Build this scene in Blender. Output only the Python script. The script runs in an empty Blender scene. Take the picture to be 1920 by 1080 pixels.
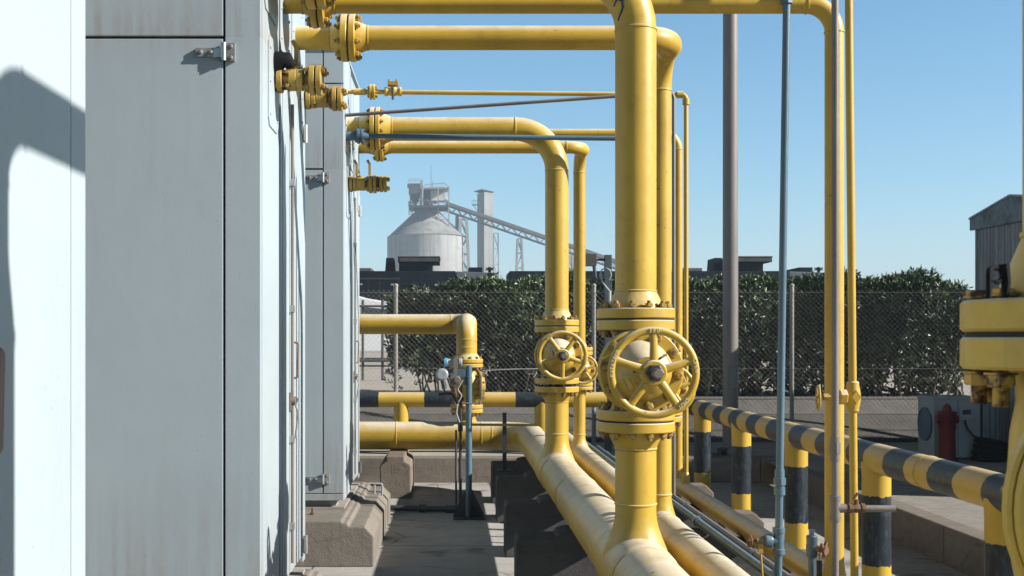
import bpy, bmesh, math, random
import numpy as np
from mathutils import Vector, Matrix, Quaternion
random.seed(7)
PI = math.pi
SC = bpy.context.scene
COL = SC.collection
F, VX, VY, H = 2200.0, 845.0, 636.0, 1.48      # measured once from the photograph: focal length, eye point, eye height


def W(px, py, Y):
    return Vector(((px - VX) * Y / F, Y, H - (py - VY) * Y / F))


def V(*a):
    return Vector(a)


# ------------------------------------------------------------------ materials
class N:
    def __init__(s, name):
        s.m = bpy.data.materials.new(name)
        s.m.use_nodes = True
        s.t = s.m.node_tree
        s.b = s.t.nodes['Principled BSDF']
        s._pos = s._obj = s._geo = None

    def node(s, typ, **k):
        n = s.t.nodes.new(typ)
        for a, v in k.items():
            setattr(n, a, v)
        return n

    def link(s, a, b):
        s.t.links.new(a, b)

    def put(s, sock, v):
        if hasattr(v, 'is_linked') or isinstance(v, bpy.types.NodeSocket):
            s.link(v, sock)
        else:
            if isinstance(v, (tuple, list)) and len(v) == 3 and sock.type == 'RGBA':
                v = (*v, 1)
            sock.default_value = v

    def geo(s):
        if not s._geo:
            s._geo = s.node('ShaderNodeNewGeometry')
        return s._geo

    def pos(s):
        return s.geo().outputs['Position']

    def obj(s):
        if not s._obj:
            s._obj = s.node('ShaderNodeTexCoord').outputs['Object']
        return s._obj

    def scaled(s, vec, sc):
        n = s.node('ShaderNodeMapping')
        s.link(vec, n.inputs['Vector'])
        n.inputs['Scale'].default_value = sc
        return n.outputs[0]

    def noise(s, vec, scale, detail=4, rough=.55, dist=0):
        n = s.node('ShaderNodeTexNoise')
        s.link(vec, n.inputs['Vector'])
        n.inputs['Scale'].default_value = scale
        n.inputs['Detail'].default_value = detail
        n.inputs['Roughness'].default_value = rough
        n.inputs['Distortion'].default_value = dist
        return n.outputs['Fac']

    def vor(s, vec, scale, feature='F1'):
        n = s.node('ShaderNodeTexVoronoi', feature=feature)
        s.link(vec, n.inputs['Vector'])
        n.inputs['Scale'].default_value = scale
        return n.outputs['Distance']

    def rng(s, v, a, b, c=0., d=1.):
        n = s.node('ShaderNodeMapRange')
        s.put(n.inputs[0], v)
        for i, x in enumerate((a, b, c, d)):
            n.inputs[i + 1].default_value = x
        return n.outputs[0]

    def op(s, o, a, b=0., c=0.):
        n = s.node('ShaderNodeMath', operation=o)
        s.put(n.inputs[0], a)
        s.put(n.inputs[1], b)
        s.put(n.inputs[2], c)
        return n.outputs[0]

    def mix(s, f, a, b):
        n = s.node('ShaderNodeMix', data_type='RGBA')
        s.put(n.inputs[0], f)
        s.put(n.inputs[6], a)
        s.put(n.inputs[7], b)
        return n.outputs[2]

    def sep(s, v):
        n = s.node('ShaderNodeSeparateXYZ')
        s.link(v, n.inputs[0])
        return n.outputs

    def bump(s, h, strength=.2, dist=.01):
        n = s.node('ShaderNodeBump')
        n.inputs['Strength'].default_value = strength
        n.inputs['Distance'].default_value = dist
        s.link(h, n.inputs['Height'])
        s.link(n.outputs[0], s.b.inputs['Normal'])

    def done(s, col, rough=.5, metal=0., spec=None):
        s.put(s.b.inputs['Base Color'], col)
        s.put(s.b.inputs['Roughness'], rough)
        s.put(s.b.inputs['Metallic'], metal)
        if spec is not None:
            s.b.inputs['Specular IOR Level'].default_value = spec
        return s.m


def paint(name, col, faded, dark, rough=.42, dust=.8, chips=.5, bump=.12):
    n = N(name)
    p = n.pos()
    big = n.noise(p, 2.3, 5)
    c = n.mix(n.rng(big, .35, .7), col, tuple(x * .78 for x in col))
    nz = n.sep(n.geo().outputs['Normal'])[2]
    fine = n.noise(p, 34, 5, .65)
    d = n.op('MULTIPLY', n.rng(nz, .25, .92), n.rng(n.noise(p, 7, 5, .6), .2, .75, .45, 1.))
    c = n.mix(n.op('MULTIPLY', d, dust), c, faded)
    # grime blotches and small chips
    c = n.mix(n.op('MULTIPLY', n.rng(n.noise(p, 11, 6, .7), .52, .78), .34), c, dark)
    runs = n.op('MULTIPLY', n.rng(n.noise(n.scaled(p, (38, 38, 2.2)), 1., 5, .65), .56, .74), n.rng(n.noise(p, 1.6, 3), .42, .6))
    c = n.mix(n.op('MULTIPLY', runs, .38), c, dark)
    ch = n.op('MULTIPLY', n.rng(n.noise(p, 40, 3, .5), .675, .70), n.rng(n.noise(p, 3.1, 3), .48, .6))
    c = n.mix(n.op('MULTIPLY', ch, chips), c, tuple(x * .45 for x in dark))
    n.bump(n.op('ADD', n.noise(p, 90, 4, .6), n.op('MULTIPLY', n.noise(p, 22, 3), .8)), bump, .004)
    return n.done(c, n.rng(fine, .3, .7, rough - .1, rough + .14))


M = {}
YEL, YDUST_LIT, YDK = (.54, .345, .038), (.74, .69, .58), (.19, .11, .028)  # top dust tone, paled further to stand in for bright sunlight
M['yellow'] = paint('yellow_paint', YEL, YDUST_LIT, YDK, .40, 1., .7)
M['worn'] = paint('worn_yellow_paint', (.42, .275, .05), (.50, .40, .22), (.13, .08, .035), .5, .5, 1., .3)
M['blue'] = paint('blue_grey_paint', (.085, .155, .215), (.24, .32, .38), (.06, .09, .11), .4, .5, .4)
M['greypipe'] = paint('grey_brown_paint', (.20, .175, .16), (.36, .32, .29), (.10, .07, .05), .45, .5, .3)
M['darksteel'] = paint('dark_steel', (.035, .04, .05), (.10, .10, .10), (.02, .02, .02), .45, .4, .2)
M['rust'] = paint('rusty_steel', (.17, .085, .045), (.28, .17, .10), (.05, .03, .02), .7, .4, .6, .4)
M['galv'] = paint('galvanised_steel', (.33, .31, .28), (.4, .38, .34), (.22, .18, .14), .45, .2, .2)


def rusty_yellow():
    n = N('half_rusted_yellow_paint')
    p = n.pos()
    k = n.rng(n.noise(p, 42, 5, .6), .44, .56)
    c = n.mix(k, (.055, .018, .012), (.52, .30, .05))
    n.bump(n.noise(p, 160, 4), .25, .003)
    return n.done(c, .6)


M['rustyellow'] = rusty_yellow()


def bolt_worn():
    n = N('grimy_yellow_bolt')
    p = n.pos()
    c = n.mix(n.rng(n.noise(p, 26, 4, .6), .46, .60), (.43, .275, .045), (.12, .06, .03))
    c = n.mix(n.rng(n.noise(p, 90, 3), .5, .7, 0, .5), c, (.06, .035, .02))
    return n.done(c, .55)


M['boltworn'] = bolt_worn()
M['rod'] = paint('brown_grey_rod', (.22, .17, .14), (.3, .26, .22), (.08, .06, .05), .5, .2, .3)
M['wire'] = N('dull_fence_wire').done((.27, .26, .24), .5, .3)
M['boltsteel'] = paint('oxidised_bolt_steel', (.20, .16, .13), (.3, .26, .2), (.06, .04, .03), .45, .2, .5)
M['gasket'] = N('black_gasket').done((.012, .012, .014), .8)
M['rubber'] = N('black_rubber').done((.010, .010, .012), .85, spec=.15)
M['lettering'] = N('worn_raised_letters').done((.82, .72, .48), .5)
M['lightgrey'] = paint('pale_grey_paint', (.34, .37, .39), (.40, .41, .41), (.3, .27, .24), .4, .4, .3)
M['hydrant'] = paint('dark_red_paint', (.17, .007, .010), (.13, .03, .03), (.08, .02, .02), .45, .3, .3)
M['acgrey'] = paint('grey_casing_paint', (.40, .43, .44), (.5, .5, .48), (.2, .18, .16), .5, .4, .3)


def stripes(name, axis, edges=None, period=None, phase=0., jag=.012):
    n = N(name)
    p = n.pos()
    co = n.sep(p)[axis]
    co = n.op('ADD', co, n.op('MULTIPLY', n.op('SUBTRACT', n.noise(p, 38, 3, .6), .5), jag * 2))
    if edges:
        mk = n.op('MULTIPLY', n.op('GREATER_THAN', co, edges[0]), n.op('LESS_THAN', co, edges[1]))
    else:
        fr = n.op('FRACT', n.op('DIVIDE', n.op('SUBTRACT', co, phase), period))
        mk = n.op('LESS_THAN', fr, .5)
    nz = n.sep(n.geo().outputs['Normal'])[2]
    d = n.op('MULTIPLY', n.rng(nz, .2, .95), n.rng(n.noise(p, 7, 5, .6), .2, .8, .3, 1.))
    ye = n.mix(n.rng(n.noise(p, 2.5, 5), .35, .7), YEL, tuple(x * .85 for x in YEL))
    ye = n.mix(n.op('MULTIPLY', d, .6), ye, (.72, .66, .54))
    wear = n.noise(n.scaled(p, (1, 1, .35)), 42, 5, .65)
    bk = n.mix(n.rng(wear, .50, .70), (.006, .012, .021), (.045, .066, .082))
    bk = n.mix(n.op('MULTIPLY', d, .32), bk, (.10, .125, .145))
    c = n.mix(mk, ye, bk)
    c = n.mix(n.op('MULTIPLY', n.rng(n.noise(p, 12, 6, .7), .56, .8), .2), c, YDK)
    n.bump(n.op('ADD', n.noise(p, 80, 4, .6), n.op('MULTIPLY', mk, .7)), .14, .004)
    return n.done(c, .45)


M['rail'] = stripes('guard_rail_stripes', 1, period=.59, phase=5.47, jag=.018)
M['backrail'] = stripes('cross_rail_stripes', 0, period=1.0, phase=-.29)
M['post'] = stripes('guard_post_stripes', 2, edges=(.20, .593), jag=.016)
M['postback'] = stripes('tall_post_stripes', 2, edges=(-1, -.5))


def concrete(name, a, b, stain, rough=.85, bump=.35, streak=0., cracks=.0, scale=1.):
    n = N(name)
    p = n.pos()
    c = n.mix(n.rng(n.noise(p, 1.7 * scale, 6, .6), .3, .72), a, b)
    c = n.mix(n.op('MULTIPLY', n.rng(n.noise(p, 5 * scale, 7, .7), .5, .75), .55), c, stain)
    if streak:
        c = n.mix(n.op('MULTIPLY', n.rng(n.noise(n.scaled(p, (1.2, 7, 9)), 2.2, 5, .6), .48, .75), streak), c, stain)
    if cracks:
        v = n.vor(n.scaled(p, (1, 1, 1)), 1.1, 'DISTANCE_TO_EDGE')
        v = n.op('ADD', v, n.op('MULTIPLY', n.op('SUBTRACT', n.noise(p, 9, 4), .5), .05))
        c = n.mix(n.op('MULTIPLY', n.rng(v, .012, .0), cracks), c, tuple(x * .3 for x in stain))
    fine = n.noise(p, 70 * scale, 6, .7)
    c = n.mix(n.rng(fine, .35, .7, 0, .35), c, tuple(x * .7 for x in a))
    pits = n.rng(n.vor(p, 26 * scale), .0, .09, 0, 1)
    n.bump(n.op('ADD', n.op('ADD', n.op('MULTIPLY', n.noise(p, 8 * scale, 6, .65), 1.4), fine), n.op('MULTIPLY', pits, .5)), bump, .012)
    return n.done(c, rough, spec=.25)



def floor_mat():
    n = N('stained_concrete_floor')
    p = n.pos()
    c = n.mix(n.rng(n.noise(p, 1.3, 6, .6), .3, .7), (.45, .437, .415), (.36, .35, .335))
    brush = n.noise(n.scaled(p, (1.1, 9, 1)), 3.2, 6, .7)
    c = n.mix(n.rng(brush, .45, .72, 0, .55), c, (.23, .205, .18))
    c = n.mix(n.rng(n.noise(p, 3.4, 7, .72), .54, .72, 0, .6), c, (.17, .15, .13))
    oil = n.op('MULTIPLY', n.rng(n.noise(p, 1.9, 4, .55, .6), .60, .68), .55)
    c = n.mix(oil, c, (.085, .078, .07))
    xyz = n.sep(p)
    for ax, per, off in ((1, 1.75, .35), (0, 2.6, .9)):
        fr = n.op('FRACT', n.op('DIVIDE', n.op('ADD', xyz[ax], off + 20 * per), per))
        c = n.mix(n.op('MULTIPLY', n.op('LESS_THAN', fr, .008 if ax else .006), .75), c, (.05, .045, .04))
    v = n.vor(p, .9, 'DISTANCE_TO_EDGE')
    v = n.op('ADD', v, n.op('MULTIPLY', n.op('SUBTRACT', n.noise(p, 8, 5, .6), .5), .07))
    c = n.mix(n.op('MULTIPLY', n.op('LESS_THAN', n.op('ABSOLUTE', v), .006), n.rng(n.noise(p, .8, 2), .48, .56, 0, .7)), c, (.06, .052, .045))
    grit = n.rng(n.vor(p, 60), .0, .12, 1, 0)
    c = n.mix(n.op('MULTIPLY', grit, n.rng(n.noise(p, 2.3, 4), .5, .7, 0, .6)), c, (.12, .105, .09))
    n.bump(n.op('ADD', n.noise(p, 60, 6, .7), n.op('MULTIPLY', n.noise(p, 7, 5), 1.2)), .25, .01)
    return n.done(c, .8, spec=.25)


M['floor'] = floor_mat()
M['ground'] = concrete('dusty_pale_ground', (.42, .39, .345), (.35, .325, .29), (.24, .215, .19), .9, .3, .15, .2, .6)
M['block'] = concrete('brown_grey_concrete', (.23, .19, .155), (.185, .155, .125), (.11, .09, .07), .85, .5, 0, .25, 1.4)
M['darkblock'] = concrete('weathered_shaded_concrete', (.10, .098, .10), (.07, .07, .073), (.038, .038, .04), .85, .4, .6, .0, 1.3)  # weathered concrete, base darkened and cooled to carry the shade under the pipes
M['plinth'] = concrete('pale_plinth_concrete', (.25, .225, .195), (.195, .175, .15), (.125, .108, .09), .85, .5, 0, .2, 1.5)
M['kerb'] = concrete('kerb_concrete', (.25, .22, .185), (.18, .155, .135), (.10, .083, .07), .85, .4, .4, .3, 1.2)
M['bank'] = concrete('grey_bank_stone', (.17, .16, .15), (.12, .115, .108), (.06, .055, .05), .9, .6, 0, 0, 2.2)
M['gravel'] = concrete('fine_grey_gravel', (.37, .345, .315), (.27, .25, .23), (.17, .155, .14), .95, .9, 0, 0, 3.)


def cabinet_white():
    n = N('cabinet_white_paint')
    p = n.pos()
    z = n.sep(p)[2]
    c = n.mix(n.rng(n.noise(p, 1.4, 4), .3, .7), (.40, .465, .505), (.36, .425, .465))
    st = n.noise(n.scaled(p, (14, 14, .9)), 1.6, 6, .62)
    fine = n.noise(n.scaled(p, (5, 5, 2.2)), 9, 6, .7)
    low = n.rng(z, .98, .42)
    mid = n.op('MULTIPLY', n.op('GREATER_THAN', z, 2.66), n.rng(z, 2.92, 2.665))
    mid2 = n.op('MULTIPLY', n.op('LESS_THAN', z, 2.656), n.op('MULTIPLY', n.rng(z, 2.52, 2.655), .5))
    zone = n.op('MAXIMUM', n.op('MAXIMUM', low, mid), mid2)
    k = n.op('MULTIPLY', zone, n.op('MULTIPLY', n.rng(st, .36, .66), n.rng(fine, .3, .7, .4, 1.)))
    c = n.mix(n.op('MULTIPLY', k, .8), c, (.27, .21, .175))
    c = n.mix(n.op('MULTIPLY', n.rng(st, .5, .8), .14), c, (.34, .335, .31))
    sp = n.op('MULTIPLY', n.rng(n.noise(p, 60, 2), .74, .77), .6)
    c = n.mix(sp, c, (.25, .2, .17))
    n.bump(n.op('ADD', n.noise(p, 160, 3), n.op('MULTIPLY', n.noise(p, 2.2, 3), 6.)), .06, .008)
    return n.done(c, n.rng(fine, .3, .7, .34, .5))


M['cabinet'] = cabinet_white()


def plain(name, a, b, scale=6, rough=.5, metal=0., bump=0):
    n = N(name)
    p = n.pos()
    f = n.noise(p, scale, 5, .6)
    if bump:
        n.bump(n.noise(p, scale * 6, 4), bump, .01)
    return n.done(n.mix(n.rng(f, .35, .68), a, b), rough, metal)


M['seam'] = N('dark_seam').done((.02, .024, .028), .8)
M['recess'] = plain('recess_shade_grey', (.22, .25, .27), (.17, .20, .22), 3, .6)  # cabinet grey darkened to put the groove's shade into the colour
M['hinge'] = plain('hinge_steel', (.45, .47, .48), (.34, .33, .31), 30, .35, .55)
M['skirt'] = plain('skirt_grey', (.40, .375, .335), (.30, .27, .235), 4, .6)
M['loco'] = plain('navy_locomotive_paint', (.003, .006, .012), (.005, .009, .016), .7, .75)
M['loco'].node_tree.nodes['Principled BSDF'].inputs['Specular IOR Level'].default_value = .15
M['locogrey'] = plain('slate_locomotive_paint', (.075, .095, .11), (.10, .115, .125), .9, .5)
M['louvre'] = plain('louvre_metal', (.11, .11, .11), (.07, .07, .07), 4, .5)


def silo_mat(name, a, b, stain):
    n = N(name)
    p = n.pos()
    c = n.mix(n.rng(n.noise(p, .12, 5, .6), .35, .68), a, b)
    c = n.mix(n.rng(n.noise(n.scaled(p, (1.1, 1.1, .05)), 1., 5, .65), .46, .72, 0, .75), c, stain)
    c = n.mix(n.rng(n.noise(n.scaled(p, (.25, .25, .8)), 1., 4, .6), .54, .74, 0, .5), c, stain)
    return n.done(c, .75)


M['silo'] = silo_mat('white_silo_paint', (.33, .335, .335), (.27, .27, .262), (.15, .15, .148))
M['siloroof'] = silo_mat('dusty_silo_roof', (.20, .205, .21), (.30, .30, .29), (.09, .095, .10))
M['silorust'] = plain('rusted_white_panel', (.66, .62, .57), (.42, .27, .18), .35, .7)
M['sitesteel'] = plain('dusty_grey_steel', (.07, .075, .08), (.05, .052, .055), .2, .7)
M['sitepale'] = plain('dusty_haze_steel', (.36, .36, .355), (.28, .275, .265), .2, .7)  # dusty steel kept pale so its colour carries distance haze
M['belt'] = plain('conveyor_cover', (.15, .138, .128), (.10, .093, .088), .25, .8)
M['van'] = plain('white_van_paint', (.75, .76, .76), (.70, .71, .72), 1, .35)
M['glass'] = N('dark_window_glass').done((.03, .045, .055), .08)
M['screen'] = plain('pale_instrument_glass', (.33, .36, .38), (.27, .30, .32), 40, .25)
M['blueplastic'] = plain('light_blue_plastic', (.10, .32, .48), (.13, .36, .52), 9, .4)
M['postgrey'] = plain('dark_slate_post', (.075, .095, .105), (.05, .065, .075), 5, .5)
M['lamp'] = plain('lamp_housing', (.34, .29, .22), (.28, .24, .19), 8, .5)
M['bluedark'] = paint('dark_blue_paint', (.045, .08, .115), (.16, .21, .25), (.03, .045, .06), .4, .5, .4)
M['bluepaint'] = plain('blue_paint_splash', (.008, .025, .06), (.012, .035, .08), 40, .4)
M['cable'] = plain('grey_cable', (.42, .44, .45), (.36, .38, .38), 8, .5)


def pole_mat():
    n = N('lamp_pole_paint')
    p = n.pos()
    c = n.mix(n.rng(n.noise(n.scaled(p, (6, 6, 1)), 3, 5), .35, .7), (.19, .172, .165), (.15, .135, .128))
    n.bump(n.noise(p, 40, 4), .1, .01)
    return n.done(c, .5)


M['pole'] = pole_mat()


def corr_mat():
    n = N('corrugated_sheet')
    p = n.pos()
    c = n.mix(n.rng(n.noise(n.scaled(p, (1, 1, .5)), 2.2, 6, .65), .4, .7), (.28, .295, .305), (.22, .205, .19))
    c = n.mix(n.rng(n.noise(p, 7, 6, .7), .52, .75, 0, .5), c, (.10, .08, .07))
    st = n.noise(n.scaled(p, (3, 30, .25)), 1.4, 4, .6)
    c = n.mix(n.rng(st, .42, .62, 0, .75), c, (.075, .075, .078))
    return n.done(c, .5, .25)


M['corr'] = corr_mat()


def fascia_mat():
    n = N('weathered_fascia')
    p = n.pos()
    c = n.mix(n.rng(n.noise(p, 5, 6, .7), .45, .62), (.13, .155, .165), (.035, .03, .03))
    c = n.mix(n.rng(n.noise(p, 9, 5), .58, .7, 0, .6), c, (.24, .13, .06))
    return n.done(c, .6)


M['fascia'] = fascia_mat()


def leaf_mat():
    n = N('oleander_leaf')
    oi = n.node('ShaderNodeVertexColor', layer_name='tint') if False else None
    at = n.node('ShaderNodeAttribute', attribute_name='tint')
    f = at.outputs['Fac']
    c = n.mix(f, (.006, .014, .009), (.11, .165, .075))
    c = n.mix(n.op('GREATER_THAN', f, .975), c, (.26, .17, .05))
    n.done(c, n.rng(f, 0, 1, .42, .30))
    n.b.inputs['Specular IOR Level'].default_value = .55
    return n.m


M['leaf'] = leaf_mat()
M['stem'] = plain('shrub_stem', (.16, .12, .085), (.24, .19, .14), 20, .8)


# ------------------------------------------------------------------ mesh building
def frame(d):
    d = d.normalized()
    a = Vector((0, 0, 1)) if abs(d.z) < .9 else Vector((0, 1, 0))
    u = d.cross(a).normalized()
    return u, d.cross(u).normalized()


class MB:
    def __init__(s):
        s.v, s.f = [], []

    def add(s, vs, fs):
        o = len(s.v)
        s.v += [Vector(v) for v in vs]
        s.f += [tuple(i + o for i in f) for f in fs]
        return s

    def box(s, x0, x1, y0, y1, z0, z1):
        vs = [(x, y, z) for x in (x0, x1) for y in (y0, y1) for z in (z0, z1)]
        return s.add(vs, [(0, 1, 3, 2), (4, 6, 7, 5), (0, 4, 5, 1), (2, 3, 7, 6), (0, 2, 6, 4), (1, 5, 7, 3)])

    def bar(s, p0, p1, w, h=None, up=None):
        p0, p1 = Vector(p0), Vector(p1)
        h = h or w
        d = (p1 - p0).normalized()
        if up is None:
            u, v = frame(d)
        else:
            u = d.cross(Vector(up)).normalized()
            v = u.cross(d)
        vs = [p + u * a * w / 2 + v * b * h / 2 for p in (p0, p1) for a, b in ((-1, -1), (1, -1), (1, 1), (-1, 1))]
        return s.add(vs, [(3, 2, 1, 0), (4, 5, 6, 7), (0, 1, 5, 4), (1, 2, 6, 5), (2, 3, 7, 6), (3, 0, 4, 7)])

    def tube(s, pts, r, n=12, closed=False, caps=True):
        pts = [Vector(p) for p in pts]
        rs = r if isinstance(r, (list, tuple)) else [r] * len(pts)
        k = len(pts)
        tang = []
        for i in range(k):
            a = pts[(i - 1) % k] if (i > 0 or closed) else pts[i]
            b = pts[(i + 1) % k] if (i < k - 1 or closed) else pts[i]
            tang.append((b - a).normalized())
        u, _ = frame(tang[0])
        vs = []
        for i in range(k):
            t = tang[i]
            u = (u - t * u.dot(t)).normalized()
            w = t.cross(u)
            vs += [pts[i] + (u * math.cos(2 * PI * j / n) + w * math.sin(2 * PI * j / n)) * rs[i] for j in range(n)]
        fs = []
        for i in range(k if closed else k - 1):
            a, b = i * n, ((i + 1) % k) * n
            fs += [(a + j, a + (j + 1) % n, b + (j + 1) % n, b + j) for j in range(n)]
        if caps and not closed:
            fs += [tuple(range(n - 1, -1, -1)), tuple((k - 1) * n + j for j in range(n))]
        return s.add(vs, fs)

    def cyl(s, p0, p1, r, n=24, r1=None):
        return s.tube([p0, p1], [r, r if r1 is None else r1], n)

    def lathe(s, prof, c, ax, n=32, rot=0., cap=True):
        """prof: (radius, height along axis)"""
        c, ax = Vector(c), Vector(ax).normalized()
        u, w = frame(ax)
        vs = []
        for r, h in prof:
            vs += [c + ax * h + (u * math.cos(2 * PI * j / n + rot) + w * math.sin(2 * PI * j / n + rot)) * max(r, 1e-4) for j in range(n)]
        fs = []
        for i in range(len(prof) - 1):
            a, b = i * n, (i + 1) * n
            fs += [(a + j, a + (j + 1) % n, b + (j + 1) % n, b + j) for j in range(n)]
        if cap:
            fs += [tuple(range(n - 1, -1, -1)), tuple((len(prof) - 1) * n + j for j in range(n))]
        return s.add(vs, fs)

    def disc(s, c, ax, R, h0, h1, ch=.003, n=40):
        return s.lathe([(R - ch, h0), (R, h0 + ch), (R, h1 - ch), (R - ch, h1)], c, ax, n)

    def ring(s, c, ax, R, r, n=48, m=12, sq=1.):
        c, ax = Vector(c), Vector(ax).normalized()
        u, w = frame(ax)
        vs = []
        for i in range(n):
            d = u * math.cos(2 * PI * i / n) + w * math.sin(2 * PI * i / n)
            vs += [c + d * (R + r * math.cos(2 * PI * j / m)) + ax * (r * sq * math.sin(2 * PI * j / m)) for j in range(m)]
        fs = [(i * m + j, i * m + (j + 1) % m, ((i + 1) % n) * m + (j + 1) % m, ((i + 1) % n) * m + j) for i in range(n) for j in range(m)]
        return s.add(vs, fs)

    def prism(s, poly, y0, y1, f=lambda a, b, t: (a, t, b)):
        n = len(poly)
        vs = [f(a, b, t) for t in (y0, y1) for a, b in poly]
        fs = [tuple(range(n)), tuple(range(2 * n - 1, n - 1, -1))]
        fs += [(i, n + i, n + (i + 1) % n, (i + 1) % n) for i in range(n)]
        return s.add(vs, fs)

    def weld(s, c, ax, r, w=.008):
        return s.lathe([(r - .004, -w), (r + .0035, -w * .4), (r + .0035, w * .4), (r - .004, w)], c, ax, 32, cap=False)

    def build(s, name, mat, parent=None, bevel=0, angle=32, segs=2):
        me = bpy.data.meshes.new(name)
        o = bpy.data.objects.new(name, me)
        COL.objects.link(o)
        off = Vector()
        q = parent
        while q:
            off += q.location
            q = q.parent
        bm = bmesh.new()
        bv = [bm.verts.new(v - off) for v in s.v]
        for f in s.f:
            try:
                bm.faces.new([bv[i] for i in f])
            except ValueError:
                pass
        bmesh.ops.recalc_face_normals(bm, faces=bm.faces[:])
        if bevel:
            ed = [e for e in bm.edges if len(e.link_faces) == 2 and e.calc_face_angle(0) > .6]
            bmesh.ops.bevel(bm, geom=ed, offset=bevel, segments=segs, affect='EDGES', profile=.6, clamp_overlap=True)
        bm.to_mesh(me)
        bm.free()
        me.polygons.foreach_set('use_smooth', [not bevel] * len(me.polygons))
        if not bevel:
            me.set_sharp_from_angle(angle=math.radians(angle))
        me.materials.append(M[mat] if isinstance(mat, str) else mat)
        if parent:
            o.parent = parent
        return o


def tag(o, label=None, cat=None, group=None, kind=None):
    if label:
        o['label'] = label
    if cat:
        o['category'] = cat
    if group:
        o['group'] = group
    if kind:
        o['kind'] = kind
    return o


def thing(name, label, cat, loc, group=None):
    o = bpy.data.objects.new(name, None)
    COL.objects.link(o)
    o.location = loc
    o.empty_display_size = .1
    return tag(o, label, cat, group)


def copy_tree(o, parent=None):
    c = o.copy()
    COL.objects.link(c)
    if parent:
        c.parent = parent
    for ch in o.children:
        copy_tree(ch, c)
    return c


def fillet(pts, R, seg=8):
    pts = [Vector(p) for p in pts]
    Rs = R if isinstance(R, (list, tuple)) else [R] * (len(pts) - 2)
    out, ends = [pts[0]], []
    for i in range(1, len(pts) - 1):
        a, b = (pts[i - 1] - pts[i]).normalized(), (pts[i + 1] - pts[i]).normalized()
        ang = a.angle(b)
        r = Rs[i - 1]
        t = r / math.tan(ang / 2)
        c = pts[i] + (a + b).normalized() * (r / math.sin(ang / 2))
        p0, p1 = pts[i] + a * t, pts[i] + b * t
        ends += [(p0, a), (p1, b)]
        v0 = p0 - c
        rot = (p0 - c).rotation_difference(p1 - c)
        for k in range(seg + 1):
            q = Quaternion().slerp(rot, k / seg)
            out.append(c + q @ v0)
    out.append(pts[-1])
    return out, ends


def pipe(mb, pts, r, R=None, n=28, welds=True, seg=10):
    if len(pts) > 2:
        path, ends = fillet(pts, R or 1.5 * 2 * r, seg)
    else:
        path, ends = [Vector(p) for p in pts], []
    mb.tube(path, r, n)
    if welds:
        for p, a in ends:
            mb.weld(p, a, r)
    return mb


# ---- bolts (shared meshes, one object per bolt)
BOLTS = {}


def bolt_mesh(size, L, mat='boltworn', low=False):
    key = (round(size, 4), round(L, 4), mat, low)
    if key not in BOLTS:
        mb = MB()
        z = size
        # one closed stud: thread end, hex nut, washer, shank, washer, nut, thread end
        half = [(.85, 2.85, 0), (1., 2.7, 0), (1., 1.75, 0), (1.5, 1.75, 1), (1.74, 1.55, 1), (1.74, .4, 1), (1.62, .26, 1), (1.9, .25, 0), (1.9, 0., 0), (.9, 0., 0)]
        up = [(.3, 1.0, 0), (1.2, 1.0, 1), (1.74, .85, 1), (1.74, .3, 1), (1.62, .26, 1), (1.9, .25, 0), (1.9, 0., 0), (.9, 0., 0)] if low else half
        if low:
            half = [(.9, 4.1, 0), (1., 3.9, 0)] + [x for k in range(9) for x in ((.92, 3.8 - k * .25, 0), (1., 3.7 - k * .25, 0))] + half[2:]
        rings = [(r, L / 2 + h * z, hx_) for r, h, hx_ in up] + [(r, -L / 2 - h * z, hx_) for r, h, hx_ in reversed(half)]
        vs = []
        for r, h, hx_ in rings:
            for j in range(12):
                q = 2 * PI * j / 12
                k = (1 if j % 2 == 0 else .88) if hx_ else 1
                vs.append((r * z * k * math.cos(q), r * z * k * math.sin(q), h))
        nr = len(rings)
        fs = [(i * 12 + j, i * 12 + (j + 1) % 12, (i + 1) * 12 + (j + 1) % 12, (i + 1) * 12 + j) for i in range(nr - 1) for j in range(12)]
        fs += [tuple(range(11, -1, -1)), tuple((nr - 1) * 12 + j for j in range(12))]
        mb.add(vs, fs)
        o = mb.build('bolt', mat)
        me = o.data
        bpy.data.objects.remove(o)
        BOLTS[key] = me
    return BOLTS[key]


def bolts(parent, c, ax, Rb, n, size, L, mat='boltworn', rot=None, low=False):
    c, ax = Vector(c), Vector(ax).normalized()
    u, w = frame(ax)
    me = bolt_mesh(size, L, mat, low)
    off = Vector()
    q = parent
    while q:
        off += q.location
        q = q.parent
    rot = PI / n if rot is None else rot
    for k in range(n):
        a = 2 * PI * k / n + rot
        o = bpy.data.objects.new('bolt', me)
        COL.objects.link(o)
        o.parent = parent
        o.location = c + (u * math.cos(a) + w * math.sin(a)) * Rb - off
        o.rotation_mode = 'QUATERNION'
        o.rotation_quaternion = Vector((0, 0, 1)).rotation_difference(ax) @ Quaternion((0, 0, 1), k * 1.1)


def flange(root, c, ax, R, th, r, neck=None, side=1, name='flange', mat='yellow', gap=.0036, n=44):
    """disc on the 'side' (+1/-1) of the joint plane at c, with a weld neck running away from the joint"""
    c, ax = Vector(c), Vector(ax).normalized() * side
    mb = MB()
    mb.disc(c, ax, R, gap, gap + th, min(.004, th * .15), n)
    nk = r * .9 if neck is None else neck
    if nk:
        h = gap + th
        mb.lathe([(r * 1.42, h - .002), (r * 1.40, h + nk * .06), (r * 1.2, h + nk * .5), (r * 1.02, h + nk * .94), (r, h + nk)], c, ax, 32, cap=False)
        mb.weld(c + ax * (h + nk), ax, r, .007)
    return mb.build(name, mat, root)


def gasket(root, c, ax, R, t=.0072):
    mb = MB()
    mb.lathe([(R, -t / 2), (R, t / 2)], c, ax, 32)
    return mb.build('gasket', 'gasket', root)


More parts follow.
